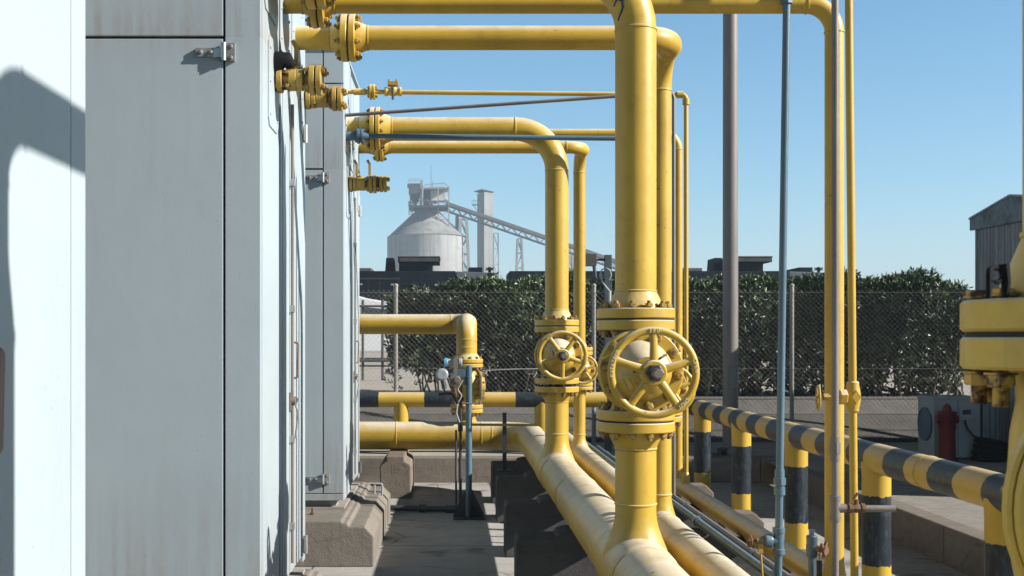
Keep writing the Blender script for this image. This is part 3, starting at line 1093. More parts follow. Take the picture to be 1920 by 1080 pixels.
for k in range(5):
    a = 2 * PI * k / 5
    m.bar((cx - .155, YT1 - .025, cz - .004), (cx - .155 + .0085 * math.cos(a), YT1 - .025 + .05 * math.cos(a), cz - .004 + .05 * math.sin(a)), .008, .006)
m.build('handwheel', 'worn', t)

# ---- grey conduit
YG1 = 4.67
t = thing('air_line', 'thin grey-brown vertical pipe in front of the tall yellow riser on the right', 'pipe', (XG, YG1, .4))
m = MB()
m.cyl((XG, YG1, .40), (XG, YG1, 3.6), .0142, 16)
for z in (W(0, 840, YG1).z,):
    m.lathe([(.0225, -.022), (.0225, .022)], (XG, YG1, z), (0, 0, 1), 8)
    m.lathe([(.019, -.05), (.019, .045)], (XG, YG1, z), (0, 0, 1), 14)
m.build('pipe', 'greypipe', t)
zt = W(0, 953, YG1).z
m = MB()
m.lathe([(.020, -.045), (.020, .045)], (XG, YG1, zt), (0, 0, 1), 14)
for s in (-1, 1):
    m.lathe([(.0225, .032), (.0225, .05)], (XG, YG1, zt), (0, 0, s), 14)
m.cyl((XG, YG1, zt), (XG + .04, YG1, zt), .018, 14)
m.build('tee', 'greypipe', t)
MB().cyl((XG + .04, YG1, zt), (XG + .238, YG1, zt - .002), .0135, 14).build('branch', 'greypipe', t)
t = thing('ball_valve', 'small brass-brown valve on the grey side branch in front of the striped post', 'valve', (XG + .075, YG1, zt))
m = MB()
m.lathe([(.020, -.032), (.020, -.018), (.016, -.016), (.019, 0), (.016, .016), (.020, .018), (.020, .032)], (XG + .085, YG1, zt), (1, 0, 0), 8)
m.lathe([(.016, 0), (.016, .012)], (XG + .036, YG1, zt), (1, 0, 0), 8)
m.build('body', 'rust', t)
m = MB().cyl((XG + .085, YG1, zt + .01), (XG + .085, YG1, zt + .035), .009, 10).bar((XG + .07, YG1 - .006, zt + .035), (XG + .088, YG1 - .006, zt + .062), .014, .006)
m.build('lever', 'rust', t)
YG2 = 8.05
m = MB()
path, _ = fillet([(XW - .0, 8.2, 3.045), (1.53, YG2, 3.175), (1.53, YG2, .41)], .04, 5)
m.tube(path, .0125, 12)
tag(m.build('air_line', 'greypipe'), 'thin grey pipe sloping up to the right across the sky, dropping behind the risers', 'pipe')

# ---- blue lines
t = thing('water_line', 'slender blue-grey vertical pipe crossing the picture right of centre', 'pipe', (XB, 5.15, .41))
m = MB()
a, b = V(1.437, 5.15, ZB), V(1.477, 5.15, 3.1)
at = lambda z: a + (b - a) * ((z - a.z) / (b.z - a.z))
m.cyl(a, b, .0165, 18)
m.build('pipe', 'blue', t)
m = MB()
zu = W(0, 902, 5.15).z
m.lathe([(.024, -.06), (.024, -.025)], at(zu), (0, 0, 1), 16)
m.lathe([(.0275, -.016), (.0275, .014)], at(zu), (0, 0, 1), 8)
m.lathe([(.021, .012), (.021, .05)], at(zu), (0, 0, 1), 16)
m.build('union', 'blue', t)
zu2 = W(0, 2, 5.15).z
m = MB().lathe([(.026, -.012), (.026, .06)], at(zu2), (0, 0, 1), 8)
m.build('coupling', 'blue', t)
zt = W(0, 1014, 5.15).z
m = MB()
m.lathe([(.0265, -.058), (.0265, -.036), (.022, -.034), (.022, .034), (.0265, .036), (.0265, .058)], at(zt), (0, 0, 1), 18)
m.cyl(at(zt), at(zt) - V(.035, 0, 0), .021, 16)
m.lathe([(.027, .03), (.03, .036), (.03, .058), (.024, .064)], at(zt), (-1, 0, 0), 16)
m.build('tee', 'blue', t)
t = thing('drain_cock', 'small brown wheel valve with hanging rod on the blue vertical pipe', 'valve', at(zt) - V(.07, 0, 0))
q = at(zt)
m = MB().lathe([(.020, .064), (.022, .07), (.014, .085), (.014, .098)], q, (-1, 0, 0), 8)
m.build('body', 'boltsteel', t)
m = MB().cyl(q - V(.09, 0, 0), q - V(.135, 0, 0), .006, 8).ring(q - V(.128, 0, 0), (1, .2, 0), .024, .005, 24, 8)
for k in range(4):
    an = k * PI / 2
    m.bar(q - V(.128, 0, 0), q - V(.128, 0, 0) + V(0, .024 * math.cos(an), .024 * math.sin(an)), .006)
m.build('handwheel', 'rust', t)
m = MB().bar(q + V(-.082, -.012, -.01), q + V(-.082, -.012, -.05), .018, .012).cyl(q + V(-.082, -.012, -.05), q + V(-.076, -.02, -.16), .005, 8)
m.build('hanging_rod', 'worn', t)

t = thing('water_standpipe', 'short dark blue standpipe with hose tap and hanging black tag near bottom right', 'tap', (1.387, 4.5, .3))
xs_, ys_ = 1.385, 4.5
zt = W(0, 993, 4.5).z
m = MB()
m.cyl((xs_, ys_, .2), (xs_, ys_, zt - .075), .0135, 16)
m.build('pipe', 'bluedark', t)
m = MB()
m.lathe([(.019, -.105), (.022, -.095), (.022, -.06), (.020, -.05), (.021, -.046), (.021, -.026), (.018, -.022)], (xs_, ys_, zt), (0, 0, 1), 16)
m.lathe([(.010, -.024), (.010, 0)], (xs_, ys_, zt), (0, 0, 1), 6)
m.build('cap', 'bluedark', t)
m = MB()
m.cyl((xs_, ys_, zt - .068), (xs_ + .028, ys_ - .03, zt - .072), .012, 12)
hc = V(xs_ + .034, ys_ - .036, zt - .073)
m.lathe([(.018, 0), (.018, .012)], hc, (1, -1, -.1), 12)
for k in range(5):
    an = k * 2 * PI / 5 + .4
    u, w_ = frame(V(1, -1, -.1))
    m.bar(hc, hc + (u * math.cos(an) + w_ * math.sin(an)) * .034, .010)
m.build('hand_tap', 'rust', t)
m = MB().box(xs_ + .012, xs_ + .032, ys_ - .024, ys_ - .021, zt - .205, zt - .115).cyl((xs_ + .021, ys_ - .022, zt - .116), (xs_ + .021, ys_ - .03, zt - .085), .0018, 6)
m.build('tag', 'rubber', t)

t = thing('water_line', 'thin blue level pipe crossing in front of the yellow far runs', 'pipe', (XB, 8.25, .4))
m = MB()
zb = W(0, 255.5, 8.25).z
path, _ = fillet([(XW, 8.25, zb + .004), (XB, 8.25, zb - .018), (XB, 8.25, ZB)], .04, 6)
m.tube(path, .0172, 14)
m.build('pipe', 'blue', t)
m = MB()
for dx in (-.648, -.622):
    m.disc((dx, 8.25, zb + .003), (1, 0, 0), .056, -.010, .010, .002, 24)
m.lathe([(.032, -.74), (.034, -.70), (.028, -.66)], (0, 8.25, zb + .004), (1, 0, 0), 14)
for k in range(6):
    an = k * PI / 3 + .3
    p = V(-.635, 8.25 + .043 * math.cos(an), zb + .003 + .043 * math.sin(an))
    m.cyl(p - V(.036, 0, 0), p + V(.036, 0, 0), .0075, 6)
m.lathe([(.034, .025), (.022, .06)], (-.635, 8.25, zb + .003), (1, 0, 0), 16)
m.build('flange', 'blue', t)

# ------------------------------------------------------------------ ball valves on the cabinet walls
def ball_valve(c, label, s=1., levers=(.13,), second=False, boot=False):
    """c = point on the wall, runs in +X"""
    t = thing('ball_valve', label, 'valve', c, 'yellow ball valves on the cabinet walls')
    c = Vector(c)
    X = lambda d: c + V(d * s, 0, 0)
    m = MB()
    m.cyl(X(-.02), X(.19), .026 * s, 16)
    m.lathe([(.044, .065), (.046, .068), (.046, .094), (.044, .097), (.0455, .098), (.046, .10), (.046, .122), (.043, .125)] if s == 1 else
            [(.044 * s, .065 * s), (.046 * s, .068 * s), (.046 * s, .122 * s), (.043 * s, .125 * s)], c, (1, 0, 0), 28)
    m.cyl(X(.09), X(.09) + V(0, 0, .056 * s), .022 * s, 14)
    m.build('body', 'worn', t)
    fl = [(.026, .055)] + [(.162, .064), (.190, .064)]
    if not boot:
        fl.append((.052, .05))
    if second:
        fl += [(.235, .056), (.262, .056)]
    for d, R in fl:
        MB().disc(c, (1, 0, 0), R * s, (d - .011) * s, (d + .011) * s, .002, 28).build('flange', 'worn', t)
    if second:
        MB().cyl(X(.19), X(.262), .026 * s, 16).build('spool', 'worn', t)
    f = [o for o in t.children if o.name.startswith('flange')]
    bolts(f[0], X(.035), (1, 0, 0), .042 * s, 4, .0072 * s, .040 * s)
    bolts(f[1], X(.176), (1, 0, 0), .05 * s, 4, .0078 * s, .056 * s)
    if second:
        bolts(f[-1], X(.2485), (1, 0, 0), .044 * s, 4, .0068 * s, .054 * s)
    for d in levers:
        m = MB()
        m.cyl(X(d) + V(0, 0, .045 * s), X(d) + V(0, 0, .072 * s), .011 * s, 10)
        pts = [X(d) + V(-.006 * s, -.004, .06 * s), X(d) + V(-.006 * s, -.004, .135 * s), X(d) + V(-.022 * s, -.004, .165 * s)]
        for p, q in zip(pts[:-1], pts[1:]):
            m.bar(p, q, .018 * s, .010 * s, (0, 1, 0))
        m.build('lever', 'worn', t)
    return t


yA, zA = 4.93, W(0, 150, 4.93).z
ball_valve((XW, yA, zA), 'yellow lever ball valve on the large cabinet, with black rubber boot above it', 1., (.10,), False, True)
m = MB()
path = [(XW - .01, yA - .03, zA + .045), (XW + .03, yA - .035, zA + .075), (XW + .06, yA - .035, zA + .075), (XW + .085, yA - .03, zA + .05)]
m.tube(path, [.036, .040, .034, .016], 14)
tag(m.build('rubber_boot', 'rubber'), 'black rubber cable boot above the lever valve on the large cabinet', 'cable boot')
yB = 5.92
zB2 = W(0, 185, yB).z
ball_valve((XW, yB, zB2), 'yellow flanged ball valve without lever at the rear edge of the large cabinet', .97, (), False)
yC = 8.43
ball_valve((XW, yC, W(0, 345, yC).z), 'yellow double flanged valve with two levers on the farther cabinet', 1.04, (.07, .16), True)

# ------------------------------------------------------------------ left rear riser with its valve and the instrument post
t = thing('overhead_pipe', 'low yellow pipe behind the farther cabinet, bending forward and down beside the instrument post', 'pipe', (.157, YT, 0), 'yellow overhead pipes')
m = MB()
pipe(m, [(-4.2, 11.86, 1.632), (.157, 11.86, 1.632), (.157, YT, 1.632), (.157, YT, 1.28)], .101, [.155, .155], 36)
m.weld((.157, YT, 1.40), (0, 0, 1), .101)
m.build('pipe', 'yellow', t)
f = flange(t, (.157, YT, 1.245), (0, 0, 1), FR, .038, .101, .05, 1)
bolts(f, (.157, YT, 1.245), (0, 0, 1), .138, 12, .0085, .088)
gasket(t, (.157, YT, 1.245), (0, 0, 1), .157)
t = thing('check_valve', 'yellow valve body with round side cover, directly behind the grey instrument post', 'valve', (.157, YT, 1.02))
c = V(.157, YT, 1.022)
m = MB()
m.lathe([(.085, -.19), (.085, -.14), (.105, -.09), (.125, .0), (.12, .08), (.09, .15), (.085, .19)], c, (0, 0, 1), 32)
m.lathe([(.11, 0), (.11, .11), (.135, .125)], c, (1, 0, 0), 28)
m.build('body', 'yellow', t)
for s in (-1, 1):
    MB().disc(c + V(0, 0, s * .222), (0, 0, -s), FR, .0036, .04, .004, 40).build('flange', 'yellow', t)
m = MB().disc(c, (1, 0, 0), .145, .125, .150, .004, 36)
m.lathe([(.10, .15), (.085, .175), (.02, .185)], c, (1, 0, 0), 28)
cv = m.build('cover', 'worn', t)
bolts(cv, c + V(.13, 0, 0), (1, 0, 0), .125, 10, .008, .05)

YP = 9.72
t = thing('instrument_post', 'blue-grey steel post with gusseted dark base plate, carrying pressure instruments', 'post', (.15, YP, 0))
m = MB()
m.cyl((.15, YP, .012), (.15, YP, 1.262), .0265, 20)
m.weld((.15, YP, 1.165), (0, 0, 1), .0265, .006)
m.build('pole', 'blue', t)
m = MB().box(.02, .285, YP - .13, YP + .13, 0, .012)
m.build('base_plate', 'darksteel', t, bevel=.002)
m = MB()
for sx in (-1, 1):
    m.prism([(.15 + sx * .026, .012), (.15 + sx * .125, .012), (.15 + sx * .125, .03), (.15 + sx * .03, .235), (.15 + sx * .026, .235)], YP - .004, YP + .004)
    m.prism([(YP + sx * .026, .012), (YP + sx * .125, .012), (YP + sx * .125, .03), (YP + sx * .03, .235), (YP + sx * .026, .235)], .146, .154, lambda a, b, q: (q, a, b))
m.build('gusset', 'darksteel', t)
m = MB().prism([(-.09, 1.235), (.125, 1.235), (.125, 1.10), (.105, 1.10), (.105, 1.14), (.06, 1.205), (-.09, 1.205)], YP - .03, YP + .002)
m.build('bracket', 'blue', t)
t = thing('pressure_transmitter', 'round white pressure transmitter facing forward, left of the instrument post', 'instrument', W(829, 702, YP - .08))
c = t.location.copy()
m = MB()
m.lathe([(.046, -.05), (.05, -.04), (.05, .03), (.052, .032), (.052, .05), (.040, .058)], c, (0, -1, 0), 24)
m.build('housing', 'lightgrey', t)
m = MB().lathe([(.043, .050), (.038, .062), (.001, .062)], c, (0, -1, 0), 8)
m.build('cover', 'screen', t)
m = MB().cyl(c + V(0, .0, -.03), c + V(.02, 0, -.12), .02, 12).cyl(c + V(.04, .02, -.01), c + V(.16, .04, -.02), .016, 12)
m.build('neck', 'darksteel', t)
t = thing('pressure_transmitter', 'white and blue cylindrical transmitter lying on top of the bracket', 'instrument', W(853, 680, YP - .05))
c = t.location.copy()
m = MB().lathe([(.034, -.06), (.037, -.05), (.030, -.045), (.030, .03), (.038, .035), (.038, .055), (.034, .06)], c, (1, 0, 0), 22)
m.build('housing', 'lightgrey', t)
MB().lathe([(.036, .0), (.039, .004), (.039, .024), (.03, .03)], c + V(-.06, 0, 0), (-1, 0, 0), 22).build('end_cap', 'blueplastic', t)
m = MB().box(c.x - .012, c.x + .026, c.y - .046, c.y - .036, c.z - .09, c.z + .035).box(c.x - .012, c.x + .026, c.y - .036, c.y + .03, c.z + .031, c.z + .039)
m.build('clamp', 'greypipe', t)
t = thing('valve_manifold', 'dark brown instrument manifold with fittings hanging below the bracket', 'instrument', W(858, 720, YP))
m = MB()
c = W(855, 712, YP - .04)
m.box(c.x - .05, c.x + .035, c.y - .03, c.y + .03, c.z - .04, c.z + .035)
m.lathe([(.026, 0), (.03, .01), (.026, .04)], c + V(.01, -.03, .0), (0, -1, 0), 14)
m.build('block', 'greypipe', t, bevel=.004)
m = MB()
c2_ = W(857, 745, YP)
m.cyl(c2_ + V(-.02, 0, .09), c2_ + V(-.02, 0, -.06), .022, 12).cyl(c2_ + V(.03, .02, .10), c2_ + V(.03, .02, -.09), .014, 10)
m.lathe([(.03, -.01), (.03, .02)], c2_ + V(-.02, 0, .02), (0, 0, 1), 6).lathe([(.026, -.01), (.026, .02)], c2_ + V(.03, .02, -.02), (0, 0, 1), 6)
m.build('fitting', 'rust', t)
m = MB()
P = lambda x, y, d=0.: W(x, y, YP - .06 + d)
pts, _ = fillet([P(868, 712), P(858, 730), P(866, 742), P(858, 756), P(856, 775), P(862, 792)], .02, 4)
m.tube(pts, .005, 8)
tag(m.build('cable', 'cable'), 'pale grey cable loop hanging beside the instrument post', 'cable')
m = MB()
pts, _ = fillet([P(866, 756), P(895, 757), P(903, 748), P(902, 705), P(896, 693)], .03, 5)
m.tube(pts, .0065, 8)
tag(m.build('impulse_tube', 'greypipe'), 'thin grey-brown tube looping round the right of the instrument post', 'tube')
m = MB()
pts, _ = fillet([P(858, 757), P(850, 738), P(840, 737), P(822, 739)], .04, 5)
m.tube(pts, .012, 10)
tag(m.build('conduit', 'rubber'), 'black flexible conduit curving left from the instrument post', 'conduit')
m = MB()
m.cyl((.081, YP + .06, 0), (.081, YP + .06, .99), .0125, 12).cyl((.045, YP + .1, 0), (.045, YP + .1, .72), .009, 10)
m.lathe([(.03, -.02), (.03, .02)], (.081, YP + .06, .74), (1, 0, 0), 10)
tag(m.build('conduit', 'darksteel'), 'dark thin vertical conduit pair close left of the instrument post', 'conduit')
m = MB()
pts = [W(x, y, 10.2) for x, y in ((905, 695), (935, 693.5), (970, 692), (1010, 691.5))]
m.tube(pts, .0045, 6)
m.cyl(pts[-1], V(X2, Y2B - .1, pts[-1].z), .0045, 6)
tag(m.build('impulse_tube', 'cable'), 'thin pale tube running level between the check valve and the handwheel', 'tube')
m = MB()
ZR = W(0, 796, 9.9).z
m.cyl((.10, 9.9, ZR), (.74, 9.9, ZR - .004), .011, 10)
tag(m.build('tie_rod', 'worn'), 'thin worn yellow rod running level from the instrument post to the big pipe', 'rod')
m = MB()
m.bar((.455, 9.92, .38), (.455, 9.92, .86), .034, .034, (0, 1, 0))
m.box(.40, .51, 9.86, 9.98, .365, .38)
tag(m.build('support_stand', 'darksteel'), 'short dark steel upright on the rear concrete support', 'stand')
m = MB()
m.cyl((-.9, 10.15, .03), (.06, 10.0, .03), .024, 14)
m.lathe([(.036, -.03), (.036, .03)], (-.24, 10.045, .03), (1, -.15, 0), 14).lathe([(.034, -.04), (.034, .04)], (.0, 10.01, .03), (1, -.15, 0), 14)
tag(m.build('drain_pipe', 'darksteel'), 'dark pipe lying on the shaded floor left of the instrument post', 'pipe')

# splashes of blue paint on the bend of the thickest overhead pipe
def on_bend(px, py):
    d = (W(px, py, 1.0) - V(0, 0, H)).normalized()
    c0 = V(X1 - .252, YM, 3.0 - .252)
    t_ = 4.3
    while t_ < 6:
        p = V(0, 0, H) + d * t_
        q = p - c0
        a = max(0., min(PI / 2, math.atan2(q.x, q.z)))
        c_ = c0 + V(.252 * math.sin(a), 0, .252 * math.cos(a))
        if (p - c_).length < .0855:
            return p
        t_ += .001
    return p


bend = [o for o in SC.objects if o.name == 'overhead_pipe'][0]
for i, (pp, rr) in enumerate(((((1170, -6), (1167, 4), (1168, 14), (1163, 26), (1159, 38)), .0055), (((1160, -8), (1155, 2), (1151, 12)), .0045), (((1172, -4), (1163, 0), (1154, -3)), .006))):
    m = MB()
    ps = [on_bend(*p) for p in pp]
    m.tube(ps, [rr * (1 - .4 * k / (len(ps) - 1)) for k in range(len(ps))], 8)
    m.build('paint_drip', 'bluepaint', bend)

# ------------------------------------------------------------------ concrete supports
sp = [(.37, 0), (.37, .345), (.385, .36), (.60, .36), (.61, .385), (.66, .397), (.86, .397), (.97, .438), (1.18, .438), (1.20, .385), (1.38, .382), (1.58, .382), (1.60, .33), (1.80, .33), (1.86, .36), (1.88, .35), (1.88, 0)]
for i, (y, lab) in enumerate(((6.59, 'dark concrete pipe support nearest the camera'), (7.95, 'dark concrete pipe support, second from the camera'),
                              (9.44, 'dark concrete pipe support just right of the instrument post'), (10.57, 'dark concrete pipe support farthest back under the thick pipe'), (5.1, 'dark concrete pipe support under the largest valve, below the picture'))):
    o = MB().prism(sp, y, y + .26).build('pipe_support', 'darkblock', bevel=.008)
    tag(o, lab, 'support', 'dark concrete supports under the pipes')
for i, (y, lab) in enumerate(((7.55, 'small concrete block under the slim pipe, between the second and third striped posts'), (9.0, 'small concrete block at the far end of the slim yellow pipe'), (6.1, 'small concrete block under the slim pipe beside the third striped post'))):
    o = MB().prism([(1.76, 0), (2.02, 0), (2.02, .30), (1.96, .36), (1.80, .36), (1.76, .33)], y, y + .17).build('concrete_block', 'block', bevel=.008)
    tag(o, lab, 'block', 'small concrete blocks by the slim pipe')
pf = [(-.66, 0), (-.66, .335), (-.615, .375), (-.615, .40), (-.40, .40), (-.40, .375), (-.37, .35), (-.37, 0)]
pf = [(-.66, .0), (-.66, .30), (-.60, .345), (-.60, .392), (-.43, .392), (-.43, .345), (-.385, .32), (-.37, .30), (-.37, 0)]
t = thing('pipe_support', 'brown chamfered concrete support block under the left end of the thick pipe', 'support', (-.5, 10.9, 0), 'dark concrete supports under the pipes')
for a, b in ((10.9, 11.32), (11.34, 11.62), (11.64, 11.9)):
    MB().prism(pf, a, b).build('section', 'block', t, bevel=.012)

# ------------------------------------------------------------------ striped guard rails
XR = 2.42
yp = [3.58, 5.13, 6.67, 8.22, 9.77, 11.28]
t = thing('guard_rail', 'black and yellow striped pipe guard rail running back along the right side', 'guard rail', (XR, 5, 0))
m = MB()
ZRL = .805
pipe(m, [(XR, 2.5, ZRL), (XR, 12.3, ZRL)], .084, None, 32)
m.weld((XR, 5.93, ZRL), (0, 1, 0), .084, .006)
m.build('rail', 'rail', t)
for y in yp:
    m = MB()
    m.lathe([(.080, 0), (.080, ZRL - .10), (.082, ZRL - .075), (.0835, ZRL - .02)], (XR, y, 0), (0, 0, 1), 28)
    m.build('post', 'post', t)
t = thing('guard_rail', 'black and yellow striped pipe rail crossing behind the instrument post', 'guard rail', (0, 12.9, ZG))
m = MB()
YBR = 12.9
pipe(m, [(-4.4, YBR, .815), (XR - .02, YBR, .815)], .084, None, 32)
m.build('rail', 'backrail', t)
for x in (-2.6, W(752, 0, YBR).x, 1.0, 2.1):
    MB().lathe([(.08, 0), (.08, .56), (.0835, .60)], (x, YBR, ZG), (0, 0, 1), 24).build('post', 'yellow', t)

# ------------------------------------------------------------------ yard objects at the back
t = thing('lamp_pole', 'tall grey steel pole standing alone right of the big risers', 'pole', (3.02, 12.7, ZG))
m = MB()
px_ = W(1369.5, 0, 12.7).x
m.lathe([(.083, 0), (.083, .9), (.081, 3.2), (.076, 8.0), (.001, 8.02)], (px_, 12.7, ZG + .015), (0, 0, 1), 36)
m.build('shaft', 'pole', t)
MB().box(px_ - .17, px_ + .17, 12.53, 12.87, ZG, ZG + .015).build('base_plate', 'darksteel', t)
m = MB()
for k in range(4):
    a = PI / 4 + k * PI / 2
    d = V(math.cos(a), math.sin(a), 0)
    m.bar(V(px_, 12.7, ZG + .06) + d * .07, V(px_, 12.7, ZG + .03) + d * .16, .012, .07, (0, 0, 1))
m.build('gusset', 'darksteel', t)
MB().box(px_ - .045, px_ + .045, 12.612, 12.63, .95, 1.18).build('hatch', 'pole', t, bevel=.006)

# chain link fence
YFN = 14.3
t = thing('chain_link_fence', 'galvanised chain link fence on round posts in front of the hedge', 'fence', (2, YFN, ZG))
m = MB()
cell = .062
x0f, x1f, z0f, z1f = -4.4, 9.2, ZG + .03, 2.07
hgt = z1f - z0f
wr = .0011


def wire(mb, p0, p1, r):
    d = (p1 - p0).normalized()
    u, w_ = frame(d)
    vs = [p + (u * math.cos(2 * PI * j / 3) + w_ * math.sin(2 * PI * j / 3)) * r for p in (p0, p1) for j in range(3)]
    mb.add(vs, [(0, 1, 4, 3), (1, 2, 5, 4), (2, 0, 3, 5)])


k = 0
x = x0f - hgt
while x < x1f:
    a, b = V(x, YFN, z0f), V(x + hgt, YFN, z1f)
    if a.x < x0f:
        a = V(x0f, YFN, z0f + (x0f - x))
    if b.x > x1f:
        b = V(x1f, YFN, z0f + (x1f - x))
    sag = .004 * math.sin(x * 3)
    wire(m, a + V(0, .002 + sag, 0), b + V(0, .002 + sag, .012), wr)
    a2, b2 = V(a.x, YFN, z1f - (a.z - z0f)), V(b.x, YFN, z1f - (b.z - z0f))
    wire(m, a2 + V(0, -.002 + sag, .012), b2 + V(0, -.002 + sag, 0), wr)
    x += cell * 1.0
for z in (z1f - .02, 1.12, z0f + .03):
    wire(m, V(x0f, YFN - .005, z), V(x1f, YFN - .005, z), .002)
m.build('wire_mesh', 'wire', t)
for i in range(5):
    x = W(742, 0, YFN).x + 2.418 * (i - 1)
    pm = MB().lathe([(.026, 0), (.026, 1.90), (.03, 1.905), (.03, 1.925), (.012, 1.94)], (x, YFN + .03, ZG), (0, 0, 1), 16)
    pm.build('post', 'galv', t)
MB().box(-8, 10, 14.36, 14.41, ZG - .02, ZG + .05).build('bottom_rail', 'darksteel', t)

# floodlight post with cable loop
YL = 13.2
t = thing('floodlight_post', 'dark square post with a floodlight arm and cable loop, seen between the risers', 'post', (W(1140, 0, YL).x, YL, ZG))
a, b = W(1133.5, 478, YL), W(1146.5, 478, YL)
MB().box(a.x, b.x, YL - .03, YL + .05, ZG, a.z).build('post', 'postgrey', t, bevel=.003)
p, q = W(1098, 477, YL), W(1117, 499, YL)
m = MB().box(p.x - .1, q.x, YL - .09, YL + .06, q.z, p.z)
m.build('lamp_housing', 'lamp', t, bevel=.006)
m = MB().cyl(W(1117, 487, YL), W(1135, 487, YL), .014, 10).cyl(W(1114, 499, YL), W(1116, 520, YL), .02, 10).tube([W(1116, 518, YL), W(1122, 526, YL), W(1135, 524, YL)], .012, 8)
m.build('arm', 'darksteel', t)
m = MB()
lp = [W(1143, 546, YL - .06), W(1130, 530, YL - .07), W(1125, 516, YL - .08), W(1128, 506, YL - .08), W(1136, 502, YL - .08), W(1144, 507, YL - .07), W(1146, 516, YL - .06), W(1142, 525, YL - .05)]
m.tube(lp, .008, 8).cyl(W(1143, 545, YL - .06), W(1143, 600, YL - .06), .018, 10)
m.build('cable', 'cable', t)

# corrugated shed
XS, YS0, YS1 = 5.95, 11.5, 13.3
t = thing('tool_shed', 'corrugated metal shed with a weathered gable fascia at the right edge', 'shed', (XS, 12.4, ZG))
m = MB()
n = 24 * 4
poly = []
for i in range(n + 1):
    y = YS0 + (YS1 - YS0) * i / n
    poly.append((XS + .016 * math.cos(2 * PI * i / 4), y))
vs = [(x, y, z) for z in (ZG, 2.76) for x, y in poly]
m.add(vs, [(i, i + 1, n + 2 + i, n + 1 + i) for i in range(n)])
for yy in (YS0, YS1):
    poly = [(XS + (4.05) * i / 216, yy + .011 * math.cos(2 * PI * i / 4)) for i in range(217)]
    vs = [(x, y, z) for z in (ZG, 2.76) for x, y in poly]
    m.add(vs, [(i, i + 1, 218 + i, 217 + i) for i in range(216)])
m.box(9.99, 10.0, YS0, YS1, ZG, 2.76)
m.build('wall', 'corr', t, angle=70)
m = MB().prism([(YS1 + .05, 2.715), (YS1 + .05, 2.835), (12.4, 2.985), (YS0 - .05, 2.835), (YS0 - .05, 2.715), (12.4, 2.705)], XS - .045, XS - .013, lambda a, b, q: (q, a, b))
m.build('fascia', 'fascia', t)
m = MB()
for s in (-1, 1):
    ye = 12.4 + s * .97
    m.prism([(12.4, 2.99), (ye, 2.84), (ye, 2.862), (12.4, 3.012)], XS - .05, 10.05, lambda a, b, q: (q, a, b))
m.build('roof', 'corr', t)

# unseen container added right of the picture, placed to shade the yard
t = thing('added_shade_container', 'unseen grey container added outside the picture on the right to shade the yard', 'container', (6.9, 10, ZG))
MB().box(6.25, 8.6, 8.75, 11.38, ZG + .1, 2.32).build('body', 'acgrey', t, bevel=.01)
m = MB()
for y in (8.9, 10, 11.2):
    m.box(6.3, 8.5, y - .05, y + .05, ZG, ZG + .099)
m.build('skid', 'darksteel', t)
# grey plant unit with hydrant in front
YA = 12.28
xa0, xa1 = W(1751, 0, YA).x, W(1838, 0, YA).x
za1 = W(0, 744, YA).z
t = thing('condenser_unit', 'grey metal condenser box with socket panel and side fan, in the shade of the shed', 'machine', ((xa0 + xa1) / 2, YA, ZG))
m = MB().box(xa0, xa1, YA, YA + .42, ZG + .02, za1 - .03)
m.build('casing', 'acgrey', t, bevel=.006)
MB().box(xa0 - .01, xa1 + .01, YA - .01, YA + .43, za1 - .03, za1).build('lid', 'acgrey', t, bevel=.008)
xm = W(1796, 0, YA).x
MB().box(xm - .002, xm + .002, YA - .003, YA + .001, ZG + .03, za1 - .035).build('panel_seam', 'seam', t)
m = MB().box(W(1799, 0, YA).x, W(1821, 0, YA).x, YA - .035, YA - .001, W(0, 788, YA).z, W(0, 766, YA).z)
so = m.build('socket_box', 'acgrey', t, bevel=.004)
MB().box(W(1802, 0, YA).x, W(1818, 0, YA).x, YA - .037, YA - .0355, W(0, 777, YA).z, W(0, 768, YA).z).build('socket_cover', 'darksteel', so)
m = MB().ring((xa0 - .012, YA + .21, ZG + .36), (1, 0, 0), .17, .01, 32, 8)
for k in range(4):
    m.ring((xa0 - .012, YA + .21, ZG + .36), (1, 0, 0), .035 + .035 * k, .004, 28, 6)
m.lathe([(.165, 0), (.165, .012)], (xa0 - .013, YA + .21, ZG + .36), (1, 0, 0), 28)
m.build('fan_grille', 'blue', t)
m = MB()
pts = [W(1809, 788, YA - .03), W(1814, 803, YA - .05), W(1824, 816, YA - .05), W(1836, 822, YA - .03), W(1841, 830, YA + .02)]
m.tube(pts, .009, 8)
m.build('power_cable', 'rubber', t)
m = MB().cyl((xa1 + .04, YA + .1, ZG), (xa1 + .04, YA + .1, za1 + .1), .03, 12)
tag(m.build('conduit', 'darksteel'), 'dark vertical conduit between the condenser box and the shed', 'conduit')

YHY = 12.02
t = thing('fire_hydrant', 'dark red fire hydrant pillar standing in front of the grey condenser box', 'hydrant', (W(1776, 0, YHY).x, YHY, ZG))
hx = t.location.x
hz = lambda py: W(0, py, YHY).z - ZG
m = MB()
m.lathe([(.105, 0), (.105, .03), (.083, .035), (.080, hz(806)), (.086, hz(803)), (.086, hz(779)), (.092, hz(777)), (.092, hz(772)), (.05, hz(770)), (.046, hz(767))], (hx, YHY, ZG), (0, 0, 1), 28)
m.build('barrel', 'hydrant', t)
m = MB()
for s in (-1, 1):
    m.lathe([(.036, .05), (.036, .085), (.042, .087), (.042, .108), (.02, .112)], (hx, YHY, ZG + hz(786)), (s, 0, 0), 12)
m.build('outlet_cap', 'hydrant', t)
m = MB().lathe([(.046, hz(768)), (.040, hz(764)), (.034, hz(761)), (.020, hz(760)), (.020, hz(757))], (hx, YHY, ZG), (0, 0, 1), 20)
m.build('bonnet', 'hydrant', t)
m = MB().lathe([(.026, .07), (.026, .096), (.012, .10)], (hx, YHY, ZG + hz(790)), (0, -1, 0), 4)
m.build('front_outlet', 'seam', t)
